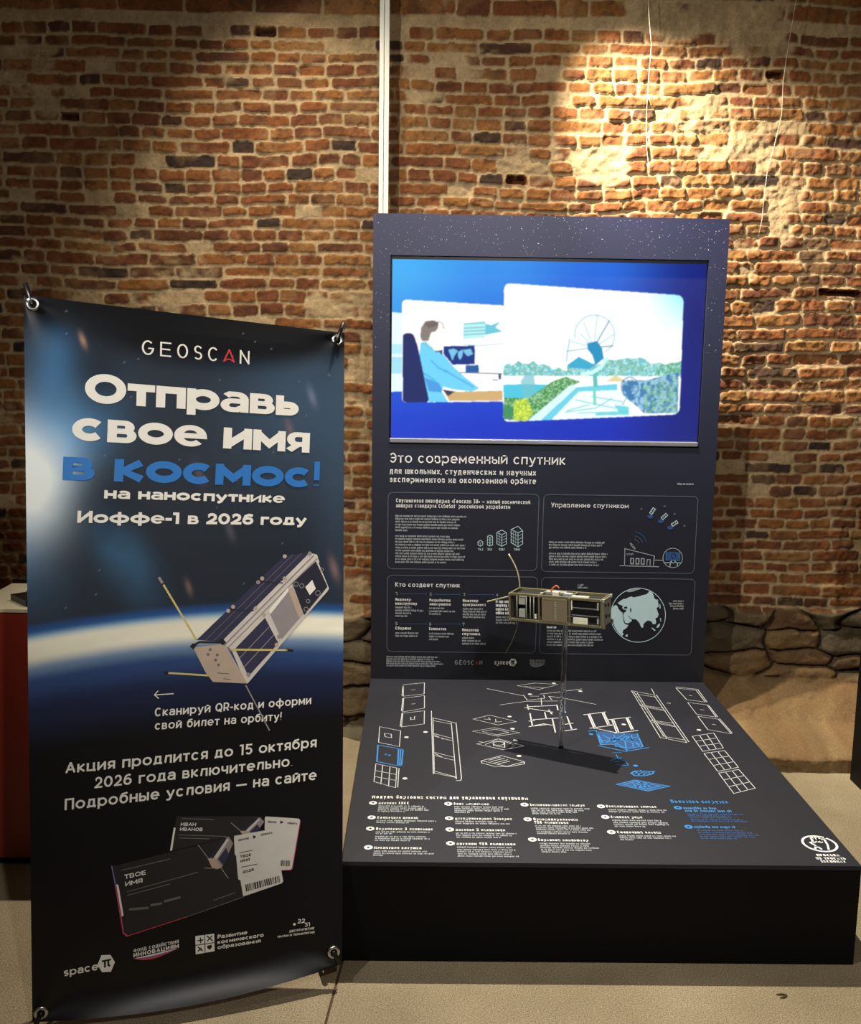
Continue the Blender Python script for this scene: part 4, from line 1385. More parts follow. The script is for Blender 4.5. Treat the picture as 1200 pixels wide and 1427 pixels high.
for pts in ([(420, 785), (600, 760), (700, 700)], [(430, 775), (560, 740)], [(500, 790), (800, 780)], [(480, 710), (720, 760)], [(580, 690), (760, 720)]):
    pline(img, K(cd5, pts), 1.4, (70, 190, 196), .8)
paint(img, dc & inside(K(cd5, [(710, 740), (800, 750), (800, 800), (600, 805), (600, 790), (740, 785)])), (90, 206, 216), .9)
pline(img, K(cd5, [(595, 548), (600, 620)]), 6, (96, 190, 184))
pline(img, K(cd5, [(592, 640), (596, 735)]), 4, (120, 210, 190))
hub = (590, 395)
ring = [(hub[0] + 120 * math.cos(math.radians(a)) + 5, hub[1] - 75 + 118 * math.sin(math.radians(a))) for a in range(-190, 60, 8)]
pline(img, K(cd5, ring), 1.2, (110, 190, 200), .9)
pline(img, K(cd5, [(445, 345), (432, 420), (425, 480)]), 1.3, (90, 180, 200), .9)
for a, r in ((-165, 140), (-135, 120), (-112, 160), (-84, 195), (-60, 185), (-33, 140), (-5, 115), (-188, 165), (-150, 60)):
    e = (hub[0] + r * math.cos(math.radians(a)), hub[1] + r * math.sin(math.radians(a)))
    pline(img, K(cd5, [hub, e]), 1.1 if a not in (-60, -5) else 1.8, (70, 160, 160) if a in (-60, -5, -188) else (120, 196, 204), .9)
paint(img, dc & inside(K(cd5, [(550, 370), (610, 355), (640, 400), (650, 460), (600, 500), (580, 440), (552, 405)])), (40, 142, 190))
paint(img, dc & inside(K(cd5, [(430, 500), (500, 450), (560, 480), (600, 500), (560, 525), (440, 515)])), (60, 170, 204))
pline(img, K(cd5, [(665, 460), (635, 510), (580, 545), (520, 555)]), 5, (200, 248, 246))
wheel = [(805 + 52 * math.cos(t), 630 + 58 * math.sin(t)) for t in np.linspace(0, 6.283, 24)]
pline(img, K(cd5, wheel), 1.2, (50, 110, 150), .9)
for t in np.linspace(0, 3.14, 6)[:-1]:
    pline(img, K(cd5, [(805 - 50 * math.cos(t), 630 - 56 * math.sin(t)), (805 + 50 * math.cos(t), 630 + 56 * math.sin(t))]), .8, (60, 120, 160), .8)
pline(img, K(cd5, [(790, 690), (760, 740)]), 1.2, (90, 170, 190))
xs = SX0 + (SX1 - SX0) * uu
zs_ = SZ0 + (SZ1 - SZ0) * (1 - vv)
for _ in range(2):                          # the video is a little soft
    for ax in (0, 1):
        p = np.pad(img, [(1, 1) if a == ax else (0, 0) for a in range(3)], mode='edge')
        n = img.shape[ax]
        img = .25 * np.take(p, range(0, n), ax) + .5 * np.take(p, range(1, n + 1), ax) + .25 * np.take(p, range(2, n + 2), ax)
scr = grid_mesh('screen', np.stack([xs, np.full(xs.shape, .0135), zs_], -1).reshape(-1, 3), NW, NH, img.reshape(-1, 3) * 1.12, attr_material('lit_screen_picture', rough=.12, emit=True), smooth=False)
hang(scr, tv)

# ------------------------------------------------------------------ satellite model on its rod
GOLD = material('olive_anodised', (118, 112, 84), rough=.4, metal=.35, var=.08)
PLATE = material('bronze_grey_plate', (128, 118, 98), rough=.45, metal=.25, var=.05)
ALU = material('milled_aluminium', (168, 172, 160), rough=.42, metal=.2, var=.06)
PCB = material('dark_circuit_board', (22, 24, 24), rough=.5, var=.1)
CREAM = material('cream_label', (222, 218, 196), rough=.6)
CELL = material('black_cell_wrap', (12, 12, 13), rough=.35)
ORANGE = material('orange_wire', (214, 92, 54), rough=.5)
TAPE = material('spring_tape', (206, 202, 160), rough=.35, metal=.4)
GLASS = bpy.data.materials.new('clear_acrylic')
GLASS.use_nodes = True
gb = GLASS.node_tree.nodes['Principled BSDF']
gb.inputs['Transmission Weight'].default_value = 1.0
gb.inputs['Roughness'].default_value = .03
gb.inputs['IOR'].default_value = 1.46
gb.inputs['Base Color'].default_value = (.93, .95, .95, 1)

ROD = at(782, 1043, 2, HB)
SAT_Z0 = .765
sat = empty('satellite_model', 'small open-framed box satellite model with whip antennas on a clear rod', 'satellite model', (ROD[0], ROD[1], HB))
mb = MB()
mb.tube([(ROD[0], ROD[1], HB + .0005), (ROD[0], ROD[1], SAT_Z0 + .001)], .0100, GLASS, 28)
inner = MB()
inner.tube([(ROD[0], ROD[1], HB + .0025), (ROD[0], ROD[1], SAT_Z0 - .001)], .0072, GLASS, 28)
mb.mesh(inner.v, [f[::-1] for f in inner.f], GLASS, True)
hang(mb.build('support_rod', label='clear acrylic rod'), sat)
YAW_S = math.radians(-27)
SM = Matrix.Translation((ROD[0] - .022, ROD[1] + .004, SAT_Z0 - .001)) @ Matrix.Rotation(YAW_S, 4, 'Z') @ Matrix.Rotation(math.radians(-2.6), 4, 'Y')
L2, Wd, Hh = .170, .050, .100


def sat_part(mb, name, label=None):
    return hang(mb.build(name, M=SM, label=label), sat)


# frame
mb = MB()
r = .0088
for y in (-Wd, Wd - r):
    for z in (0, Hh - r):
        mb.box((-L2, y, z), (L2, y + r, z + r), GOLD, bev=.0008)
for x in (-L2, -.0605, .0505, L2 - .007):
    for y in (-Wd, Wd - .004):
        mb.box((x, y + .001, r), (x + .007, y + .005, Hh - r), GOLD, bev=.0006)
    for z in (.001, Hh - .006):
        mb.box((x, -Wd + r, z), (x + .007, Wd - r, z + .005), GOLD, bev=.0006)
frame = sat_part(mb, 'frame', 'olive metal frame of rails and ribs')
for x in (-L2 + .003, -.057, .054, L2 - .004):
    for z in (.0045, Hh - .0045):
        mb = MB()
        mb.tube([(x, -Wd - .0012, z), (x, -Wd + .001, z)], .0022, ALU, 10)
        mb.build('screw', M=SM).parent = frame
# first bay
mb = MB()
mb.box((-.158, .028, .010), (-.064, .031, .09), PCB)
for x in (-.150, -.098, -.088, -.074):
    mb.box((x, -.034, .010), (x + .0018, .030, .090), PCB)
b1 = sat_part(mb, 'circuit_stack', 'dark circuit boards in the left bay')
for x in (-.143, -.108, -.093, -.080):
    mb = MB()
    mb.tube([(x, -.038, .010), (x, -.038, .090)], .0019, ALU, 10)
    mb.build('spacer_post', M=SM).parent = b1
for z0, z1 in ((.012, .042), (.058, .088)):
    mb = MB()
    mb.box((-.136, -.040, z0), (-.112, -.020, z1), ALU, bev=.002)
    mb.build('metal_block', M=SM, label='pale metal block').parent = b1
mb = MB()
mb.box((-.076, -.0435, .012), (-.069, -.034, .028), CREAM, bev=.001)
o = mb.build('connector', M=SM)
o.parent = b1
# middle bay
mb = MB()
mb.box((-.046, -Wd - .0015, .009), (.047, -Wd + .002, .091), PLATE, bev=.0012)
mp = sat_part(mb, 'cover_plate', 'bronze-grey cover plate of the middle bay')
mb = MB()
for k in range(9):
    z = .018 + k * .0075
    mb.box((-.0045, -Wd - .0019, z), (-.0030, -Wd - .0014, z + .006), GOLD)
    mb.box((.0015, -Wd - .0019, z), (.0075, -Wd - .0014, z + .0022), ALU)
    mb.box((.0035, -Wd - .0019, z + .0022), (.0045, -Wd - .0014, z + .006), ALU)
mb.box((-.042, -Wd - .0019, .083), (.043, -Wd - .0014, .0855), GOLD)
o = mb.build('engraved_scale', M=SM)
o.parent = mp
# right bay
mb = MB()
for k in range(3):
    z = .012 + k * .026
    mb.box((.0610, -.040, z), (.152, .036, z + .0245), CELL, bev=.004)
bat = sat_part(mb, 'battery_pack', 'black battery pack in the right bay')
for z in (.0365, .0625):
    mb = MB()
    mb.box((.060, -.0412, z), (.155, -.0395, z + .0016), GREY)
    mb.build('strap', M=SM).parent = bat
mb = MB()
mb.box((.066, -.0475, .008), (.118, -.034, .030), CREAM, bev=.002)
mb.box((.070, -.0478, .0185), (.114, -.0470, .0195), GREY)
o = mb.build('cream_module', M=SM, label='cream rectangular module')
o.parent = bat
for lo, hi, m in (((.0585, -.0445, .055), (.0625, -.036, .086), CREAM), ((.150, -.0445, .060), (.156, -.036, .084), ALU), ((.150, -.0445, .012), (.156, -.036, .030), ALU)):
    mb = MB()
    mb.box(lo, hi, m, bev=.001)
    mb.build('bracket', M=SM).parent = bat
# end plate on the right
mb = MB()
mb.box((L2 - .001, -.046, .004), (L2 + .0025, .046, .096), ALU, bev=.0012)
ep = sat_part(mb, 'end_plate', 'pale square end plate')
for y, z, q in ((-.02, .075, .006), (.012, .07, .007), (-.012, .035, .008), (.022, .03, .005)):
    mb = MB()
    mb.tube([(L2 + .002, y, z), (L2 + .0045, y, z)], q, PCB, 14)
    mb.build('port', M=SM).parent = ep
for y in (-Wd, Wd - .012):
    for lo, hi, m in (((L2 + .0005, y, -.002), (L2 + .010, y + .012, .012), GOLD), ((L2 + .0005, y, Hh - .010), (L2 + .008, y + .010, Hh + .001), ALU)):
        mb = MB()
        mb.box(lo, hi, m, bev=.001)
        mb.build('corner_foot', M=SM).parent = ep
# left end and top deck
mb = MB()
mb.box((-L2 - .0025, -.046, .004), (-L2 + .001, .046, .096), PLATE, bev=.0012)
sat_part(mb, 'end_plate')
mb = MB()
mb.box((-.155, -.036, Hh - .010), (.155, .038, Hh - .008), PCB)
td = sat_part(mb, 'top_deck', 'dark deck under the top rails')
for lo, hi, m in (((.060, -.042, Hh - .001), (.120, -.030, Hh + .004), CREAM), ((-.018, -.020, Hh - .008), (.006, -.004, Hh + .008), CREAM), ((-.060, -.030, Hh - .008), (-.050, -.020, Hh + .004), ALU),
                  ((-.054, .010, Hh - .008), (.02, .030, Hh + .001), ALU), ((.02, -.010, Hh - .008), (.05, .012, Hh + .002), GREY)):
    mb = MB()
    mb.box(lo, hi, m, bev=.001)
    mb.build('connector', M=SM).parent = td
mb = MB()
mb.tube([(-.024 + .016 * (1 - math.cos(t)), -.012, Hh + .004 + .022 * math.sin(t) * (1.15 if t > 1.5 else .95)) for t in np.linspace(0, 2.5, 14)], .0024, ORANGE, 10)
o = mb.build('wire_loop', M=SM, label='orange wire loop')
o.parent = td
# antennas
mb = MB()
a0 = SM @ Vector((-L2 + .012, .030, Hh - .002))
e1 = Vector(at(709, 772, 1, a0.y + .02))
pts = []
for k in range(13):
    f = k / 12
    p = a0.lerp(e1, f)
    p += Vector((.011 * math.sin(math.pi * f), 0, 0))
    pts.append(p)
mb.ribbon(pts, .0044, (1, .25, 0), TAPE)
hang(mb.build('antenna', label='antenna standing up from the left end'), sat)
mb = MB()
a0 = SM @ Vector((-L2 + .002, -.048, Hh - .014))
e1 = Vector(at(679, 838.5, 1, a0.y - .05))
mb.ribbon([a0.lerp(e1, k / 8) for k in range(9)], .0054, (0, 0, 1), TAPE)
hang(mb.build('antenna', label='antenna pointing left'), sat)
mb = MB()
a0 = SM @ Vector((-L2 + .012, .020, .002))
e1 = Vector(at(704, 911, 1, a0.y + .03))
mb.ribbon([a0.lerp(e1, k / 12) + Vector((.009 * math.sin(math.pi * k / 12), 0, 0)) for k in range(13)], .0026, (.3, 1, 0), TAPE)
hang(mb.build('antenna', label='thin antenna hanging down'), sat)

# ------------------------------------------------------------------ X-banner
BW, BH = .80, 1.78


def along(u, v, base, dist, far=True):
    d = FW + RT * (u - IMG_W / 2) / FPX - UP * (v - IMG_H / 2) / FPX
    d = d / np.linalg.norm(d)
    oc = CAM - base
    b = oc @ d
    c = oc @ oc - dist * dist
    s = math.sqrt(max(b * b - c, 0))
    return CAM + d * ((-b + s) if far else (-b - s))


B_BL = at(45, 1424, 2, .048)
B_BR = at(477, 1343, 2, .062)
B_TL = along(33, 411, B_BL, BH)
B_TR = along(480, 464, B_BR, BH)
B_N = np.cross(B_BR - B_BL, B_TL - B_BL)
B_N /= np.linalg.norm(B_N)          # faces the camera side
if B_N @ (CAM - B_BL) < 0:
    B_N = -B_N


def bdisp(s, t):
    """how far the vinyl stands off its plane: pull folds at the corners, curl at the lower hem"""
    d = .005 * np.sin(np.pi * s) * np.sin(np.pi * t)
    for cs, ct, sg in ((0, 0, 1), (1, 0, 1), (0, 1, 1), (1, 1, 1)):
        x, y = np.abs(s - cs) * BW, np.abs(t - ct) * BH
        r = np.hypot(x, y)
        th = np.arctan2(y, x + 1e-9)
        fade = np.exp(-r / .10) * np.clip(r / .03, 0, 1)
        d = d + .0035 * fade * np.sin(th * 7 + .6)
    d = d + .003 * np.exp(-((t - .055) / .030) ** 2) * np.sin(np.pi * s) - .004 * np.clip(1 - t / .03, 0, 1) * np.sin(np.pi * s)
    k = np.clip((t - .962) / .038, 0, 1)
    d = d + .030 * k ** 2 * np.sin(np.pi * np.clip(s, 0, 1)) ** .8
    return d


def BP(s, t, off=0.0):
    s, t = np.asarray(s, float), np.asarray(t, float)
    w = lambda p, f: f[..., None] * p
    P = w(B_TL, (1 - s) * (1 - t)) + w(B_TR, s * (1 - t)) + w(B_BL, (1 - s) * t) + w(B_BR, s * t)
    sag = .022 * np.clip((t - .94) / .06, 0, 1) * np.sin(np.pi * s)
    P = P + w(B_N, bdisp(s, t) + off)
    P[..., 2] = np.maximum(P[..., 2] - sag, .004)
    return P


def bst(u, v):
    """banner coordinates of a photo pixel"""
    x = np.array([.5, .5])
    for _ in range(12):
        f = np.array(see(BP(x[0], x[1]))) - (u, v)
        e = 1e-4
        J = np.stack([(np.array(see(BP(x[0] + e, x[1]))) - (u, v) - f) / e, (np.array(see(BP(x[0], x[1] + e))) - (u, v) - f) / e], 1)
        x = x - np.linalg.solve(J, f)
    return x


def bab(u, v):
    s, t = bst(u, v)
    return np.array([s * BW, (1 - t) * BH])


def bmap(off=.0010):
    return lambda a, b: BP(a / BW, 1 - b / BH, off)


BF = bmap()
banner = empty('banner_stand', 'tall dark space-themed vinyl banner stretched on a spider stand, left of the display', 'banner', tuple((B_BL + B_BR) / 2 * np.array((1, 1, 0))))
nb, nt_ = 200, 440
ss, tt = np.meshgrid(np.linspace(0, 1, nb), np.linspace(1, 0, nt_))
# artwork: night sky, blue nebula on the left, the bright limb of a planet, black below
f1, f2, f3 = fbm(ss * 4, tt * 9, 301, 4), fbm(ss * 9 + 5, tt * 20, 311, 4), fbm(ss * 3 + 2, tt * 30, 321, 4)


def L3(rgb):
    return np.array(lin(rgb))


bg = L3((44, 52, 64)) * np.ones(ss.shape + (1,))
mixin = lambda img, a, c: img * (1 - np.clip(a, 0, 1)[..., None]) + c * np.clip(a, 0, 1)[..., None]
bg = mixin(bg, .8 * sstep(.05, .0, tt) + .5 * sstep(.22, .40, tt) + .35 * sstep(.3, .1, ss) * sstep(.25, .0, tt), L3((20, 24, 34)))
bg = mixin(bg, .55 * np.exp(-((ss - .82) / .22) ** 2 - ((tt - .13) / .11) ** 2), L3((64, 92, 122)))
bg = mixin(bg, .45 * np.exp(-((ss - .98) / .09) ** 2 - ((tt - .2) / .22) ** 2), L3((60, 84, 112)))
bg = mixin(bg, sstep(.062, .018, tt - .035 * np.sin(np.pi * ss)) * .95, L3((11, 12, 16)))
neb = np.exp(-((ss - .02 - .10 * np.sin(tt * 14)) / .13) ** 2) * np.exp(-((tt - .255) / .105) ** 2) * (.5 + .9 * f1)
bg = mixin(bg, 1.5 * neb, L3((84, 150, 206)))
core = np.exp(-((ss - .0) / .10) ** 2) * np.exp(-((tt - .255) / .068) ** 2) * (.5 + 1.0 * f1)
bg = mixin(bg, 1.35 * core, L3((226, 234, 236)))
band = np.exp(-((ss - .09 - (tt - .06) * -.25) / .05) ** 2) * sstep(.02, .08, tt) * sstep(.24, .1, tt)
bg = mixin(bg, .6 * band * (.5 + f1), L3((62, 116, 168)))
band2 = np.exp(-((ss - .20 - (tt - .30) * 1.0) / .07) ** 2) * np.exp(-((tt - .36) / .06) ** 2)
bg = mixin(bg, .55 * band2 * (.4 + f2), L3((70, 128, 176)))
hole = np.exp(-((ss - .20) / .07) ** 2 - ((tt - .10) / .05) ** 2) + np.exp(-((ss - .22) / .10) ** 2 - ((tt - .30) / .06) ** 2)
bg = mixin(bg, .6 * hole, L3((18, 22, 30)))
for cs, ct, r, c in ((.88, .115, .02, (110, 120, 150)), (.965, .40, .022, (128, 104, 110)), (.47, .415, .014, (120, 100, 98)), (.155, .055, .012, (170, 140, 120)), (.80, .17, .02, (112, 96, 104)), (.50, .245, .02, (92, 86, 100)), (.60, .33, .02, (84, 84, 96))):
    q = ((ss - cs) + (tt - ct)) / r, ((ss - cs) - (tt - ct)) / (r * .5)
    bg = mixin(bg, .75 * np.exp(-(q[0] * .7) ** 2 - (q[1] * .7) ** 2), L3(c))
limb = .4575 + .055 * (ss - .5) ** 2 + .004 * (ss - .5)
dl = tt - limb
bg = mixin(bg, sstep(-.020, -.002, dl), L3((36, 84, 150)))
bg = mixin(bg, sstep(-.006, .006, dl), L3((150, 186, 206)))
bg = mixin(bg, sstep(.000, .012, dl), L3((236, 232, 214)) * (.78 + .4 * f3)[..., None])
bg = mixin(bg, sstep(.026, .048, dl + .010 * (f3 - .5)), L3((112, 140, 172)) * (.7 + .6 * f3)[..., None])
bg = mixin(bg, sstep(.040, .066, dl + .014 * (f3 - .5)), L3((44, 68, 118)))
bg = mixin(bg, sstep(.062, .105, dl), L3((26, 34, 66)))
bg = mixin(bg, sstep(.10, .17, dl), L3((10, 9, 11)))
st = np.random.RandomState(77)
for _ in range(34):
    i, j = st.randint(int(nt_ * .56), nt_ - 6), st.randint(3, nb - 3)
    bg[i, j] = bg[i, j] * .55 + L3((130, 140, 165)) * .45
VINYL = attr_material('printed_vinyl', rough=.38, spec=.35, bump=.03, bump_scale=400)
sheet = grid_mesh('vinyl_sheet', BP(ss, tt).reshape(-1, 3), nb, nt_, np.clip(bg.reshape(-1, 3), 0, 1), VINYL)
hang(sheet, banner)
sheet['label'] = 'dark vinyl sheet printed with a planet and night sky'
BACK = material('vinyl_back', (190, 188, 184), rough=.6)
mbk = MB()
nb2, nt2 = 100, 220
s2, t2 = np.meshgrid(np.linspace(0, 1, nb2), np.linspace(0, 1, nt2))
V = BP(s2, t2, -.0022).reshape(-1, 3)
mbk.mesh(V, [(r * nb2 + c, r * nb2 + c + 1, (r + 1) * nb2 + c + 1, (r + 1) * nb2 + c) for r in range(nt2 - 1) for c in range(nb2 - 1)], BACK, True)
part(mbk, 'backing', sheet, 'plain back of the vinyl')

INK = material('banner_white_ink', (226, 224, 218), rough=.5, var=.02)
INKB = material('banner_blue_ink', (38, 112, 190), rough=.5, var=.02)
INKG = material('banner_grey_ink', (96, 94, 92), rough=.5, var=.02)
INKK = material('banner_black_ink', (18, 17, 18), rough=.5, var=.02)
INKR = material('banner_red_ink', (196, 60, 66), rough=.5, var=.02)
INKP = material('banner_pink_ink', (190, 60, 110), rough=.5, var=.02)
INKV = material('banner_violet_ink', (120, 104, 170), rough=.5, var=.02)


def btext(mb, s, u0, v0, u1, v1, cap, t, mat, gap=.14, off=.0010):
    """baseline from photo pixel (u0, v0) to (u1, v1)"""
    p0, p1 = bab(u0, v0), bab(u1, v1)
    d = p1 - p0
    w = np.hypot(*d)
    d = d / w
    n = np.array((-d[1], d[0]))
    c = np.hypot(*(bab(u0, v0 - cap) - p0))
    f = bmap(off)
    write(mb, s, lambda a, b: f(*(p0 + d * a + n * b)), 0, 0, w, c, t, mat, gap)


def bpoly(mb, c, pts, mat, off=.0008):
    q = [bab(*c(*p)) for p in pts]
    ar = sum(q[i - 1][0] * q[i][1] - q[i][0] * q[i - 1][1] for i in range(len(q)))
    if ar < 0:
        q = q[::-1]
    f = bmap(off)
    tri = [[np.array(p) for p in (q[i], q[j], q[k])] for i, j, k in tessellate_polygon([[Vector((p[0], p[1], 0)) for p in q]])]
    while tri:                               # small facets, so that the print follows the curved vinyl
        a, b, c_ = tri.pop()
        e = [np.hypot(*(b - a)), np.hypot(*(c_ - b)), np.hypot(*(a - c_))]
        k = int(np.argmax(e))
        if e[k] > .04:
            p = [a, b, c_]
            m = (p[k] + p[(k + 1) % 3]) / 2
            tri += [[p[k], m, p[(k + 2) % 3]], [m, p[(k + 1) % 3], p[(k + 2) % 3]]]
            continue
        if (b[0] - a[0]) * (c_[1] - a[1]) - (b[1] - a[1]) * (c_[0] - a[0]) < 0:
            b, c_ = c_, b
        mb.poly([f(*a), f(*b), f(*c_)], mat)


def bline(mb, c, pts, w, mat, off=.0010):
    q = [bab(*c(*p)) for p in pts]
    fine = [q[0]]
    for a, b in zip(q[:-1], q[1:]):
        n = max(1, int(np.hypot(*(b - a)) / .03))
        fine += [a + (b - a) * (i + 1) / n for i in range(n)]
    draw(mb, fine, bmap(off), w, mat)


ONE = lambda x, y: (x, y)
mb = MB()
p0, p1 = bab(197.5, 494), bab(347.5, 508)
d = (p1 - p0) / np.hypot(*(p1 - p0))
n_ = np.array((-d[1], d[0]))
geo_logo(mb, lambda a, b: BF(*(p0 + d * a + n_ * b)), 0, 0, np.hypot(*(p1 - p0)), np.hypot(*(bab(197, 473.5) - bab(197, 494))), .115, INK, INKR)
part(mb, 'geoscan_logo', sheet, 'thin white lettering with a red arrow head')
mb = MB()
btext(mb, 'Отправь', 118, 561, 416, 580, 42, .29, INK, .04)
part(mb, 'headline_text', sheet, 'upper line of the large white headline')
mb = MB()
btext(mb, 'свое имя', 100, 613.5, 431, 631, 43, .28, INK, .04)
part(mb, 'headline_text', sheet, 'lower line of the large white headline')
mb = MB()
btext(mb, 'в космос!', 87, 668.5, 445, 680, 43, .28, INKB, .04)
part(mb, 'headline_text', sheet, 'large blue headline')
mb = MB()
btext(mb, 'на наноспутнике', 145, 694.5, 396.5, 701, 15.2, .29, INK, .08)
part(mb, 'subtitle_text', sheet)
mb = MB()
btext(mb, 'Иоффе-1 в 2026 году', 107.5, 728.5, 427, 732, 16.8, .27, INK, .08)
part(mb, 'subtitle_text', sheet)
mb = MB()
btext(mb, 'Сканируй QR-код и оформи', 215.5, 998.5, 433.5, 981, 12, .17, INK, .13)
part(mb, 'instruction_text', sheet)
mb = MB()
btext(mb, 'свой билет на орбиту!', 215.5, 1017, 392, 1003.5, 12, .17, INK, .13)
part(mb, 'instruction_text', sheet)
mb = MB()
ca = crop(0, 740, 2.3077)
bline(mb, ca, [(497, 527), (557, 523)], .0024, INK)
bline(mb, ca, [(508, 514), (497, 527), (510, 538)], .0024, INK)
part(mb, 'arrow_mark', sheet)
mb = MB()
btext(mb, 'Акция продлится до 15 октября', 91, 1078, 441, 1041, 15.6, .18, INK, .13)
part(mb, 'terms_text', sheet)
mb = MB()
btext(mb, '2026 года включительно.', 131.5, 1098.5, 407.5, 1067.5, 15.4, .18, INK, .13)
part(mb, 'terms_text', sheet)
mb = MB()
btext(mb, 'Подробные условия — на сайте', 90, 1129, 441, 1086.5, 15.8, .18, INK, .13)
part(mb, 'terms_text', sheet)

# printed satellite
SOL = material('print_solar_navy', (42, 42, 72), rough=.5, var=.05)
SOL2 = material('print_solar_dark', (30, 30, 48), rough=.5, var=.05)
TANP = material('print_tan', (176, 158, 142), rough=.5, var=.05)
SILP = material('print_silver', (198, 192, 186), rough=.5, var=.05)
GRYP = material('print_grey', (140, 132, 136), rough=.5, var=.05)
YELP = material('print_straw', (196, 180, 112), rough=.5, var=.05)
mb = MB()
cs = crop(210, 760, 4.444)
bpoly(mb, cs, [(285, 585), (830, 62), (985, 45), (440, 595)], SOL)
bpoly(mb, cs, [(440, 595), (985, 45), (1030, 58), (1045, 105), (500, 650)], SILP, .0009)
bline(mb, cs, [(462, 612), (1010, 62)], .004, GRYP, .0011)
bline(mb, cs, [(480, 632), (1030, 80)], .003, GRYP, .0011)
bpoly(mb, cs, [(500, 645), (1035, 98), (1104, 265), (1098, 280), (600, 855), (585, 850)], SILP, .0009)
bpoly(mb, cs, [(522, 640), (708, 448), (790, 605), (605, 810)], SOL, .0012)
for f in (.34, .67):
    bline(mb, cs, [(522 + 83 * f, 640 + 170 * f), (708 + 82 * f, 448 + 157 * f)], .002, GRYP, .0013)
    bline(mb, cs, [(285 + 155 * f, 585 + 10 * f), (830 + 155 * f, 62 - 17 * f)], .0018, INKG, .0011)
for f in (.36, .69):
    a = (285 + 545 * f, 585 - 523 * f)
    bline(mb, cs, [a, (a[0] + 155, a[1] + 8)], .003, SOL2, .0012)
bpoly(mb, cs, [(730, 405), (848, 262), (938, 430), (810, 580)], GRYP, .0012)
bpoly(mb, cs, [(730, 405), (848, 262), (858, 278), (742, 425)], INK, .0013)
bpoly(mb, cs, [(850, 275), (880, 255), (945, 420), (918, 450)], TANP, .0013)
bpoly(mb, cs, [(876, 235), (1022, 98), (1095, 255), (950, 432)], SOL2, .0012)
bpoly(mb, cs, [(957, 258), (1000, 214), (1022, 268), (985, 308)], INK, .0014)
for x, y, r in ((900, 240, 14), (935, 250, 13), (1035, 295, 15), (975, 345, 11), (962, 395, 13), (1060, 150, 10)):
    bline(mb, cs, [(x + r * math.cos(t), y + r * math.sin(t)) for t in np.linspace(0, 6.2832, 12)], .0018, GRYP, .0014)
for x, y in ((700, 430), (650, 390), (830, 205), (780, 615), (795, 565), (605, 800), (510, 380), (480, 405), (690, 205), (665, 228), (830, 68), (985, 50)):
    bpoly(mb, cs, [(x + 13 * math.cos(t), y + 13 * math.sin(t)) for t in np.linspace(0, 6.0, 9)], GRYP if x % 2 else TANP, .0015)
bpoly(mb, cs, [(262, 632), (440, 612), (470, 622), (505, 688), (598, 855), (385, 845), (342, 790)], TANP, .0013)
bline(mb, cs, [(250, 628), (300, 598), (440, 600)], .005, INKK, .0012)
for x, y in ((368, 645), (355, 675), (412, 678), (402, 710), (420, 740)):
    bpoly(mb, cs, [(x + 9 * math.cos(t), y + 9 * math.sin(t)) for t in np.linspace(0, 6.0, 9)], INKG, .0015)
for y in (792, 828):
    bline(mb, cs, [(415 + (y - 792), y - 3), (485 + (y - 792) * .3, y + 3)], .002, INKG, .0015)
bpoly(mb, cs, [(243, 625), (262, 605), (285, 615), (265, 645)], INKK, .0014)
bpoly(mb, cs, [(420, 590), (445, 575), (468, 600), (445, 620)], INKK, .0014)
bline(mb, cs, [(80, 245), (280, 580)], .0048, YELP, .0014)
bline(mb, cs, [(52, 200), (72, 232)], .0065, GRYP, .0014)
bline(mb, cs, [(500, 645), (840, 648)], .0052, YELP, .0016)
bline(mb, cs, [(842, 646), (878, 650)], .006, INKK, .0016)
bline(mb, cs, [(110, 790), (350, 805)], .0046, YELP, .0010)
bline(mb, cs, [(85, 787), (105, 790)], .006, INKK, .0014)
bline(mb, cs, [(588, 865), (735, 1145)], .0032, GRYP, .0014)
part(mb, 'satellite_picture', sheet, 'printed picture of a silver and navy satellite')

# printed tickets
mb = MB()
ct = crop(140, 1130, 4.0)
TKT = material('print_ticket_black', (24, 22, 24), rough=.5, var=.03)
bpoly(mb, ct, [(425, 30), (900, 30), (890, 110), (700, 150), (385, 225)], TKT, .0006)
bpoly(mb, ct, [(62, 310), (745, 140), (798, 478), (150, 697), (128, 690)], TKT, .0007)
bline(mb, ct, [(63, 308), (85, 420)], .0028, INKV)
bline(mb, ct, [(85, 420), (128, 680), (150, 697)], .0034, INKP)
bline(mb, ct, [(150, 697), (480, 590)], .0018, INKR)
bline(mb, ct, [(480, 590), (800, 478)], .0018, INKG)
bpoly(mb, ct, [(88, 408), (100, 412), (129, 582), (119, 590)], INK, .0010)
bpoly(mb, ct, [(409, 92), (419, 94), (399, 220), (388, 222)], INK, .0010)
btext(mb, 'ТВОЕ', *ct(134, 380), *ct(253, 354), 6.2, .22, INK)
btext(mb, 'ИМЯ', *ct(139, 420), *ct(235, 398), 6.2, .22, INK)
btext(mb, 'ИВАН', *ct(446, 83), *ct(531, 84), 4.6, .22, INK)
btext(mb, 'ИВАНОВ', *ct(442, 110), *ct(568, 112), 4.6, .22, INK)
for pts in ([(120, 330), (385, 268)], [(150, 450), (540, 342)], [(150, 470), (385, 407)], [(455, 42), (630, 48)], [(438, 133), (700, 142)], [(438, 150), (605, 155)], [(630, 498), (750, 455)]):
    bline(mb, ct, pts, .0022, INKG)
for pts in ([(166, 548), (262, 540)], [(285, 524), (338, 515)], [(360, 503), (440, 482)]):
    bline(mb, ct, pts, .006, INKG)
part(mb, 'ticket_picture', sheet, 'printed black tickets with pink edge')


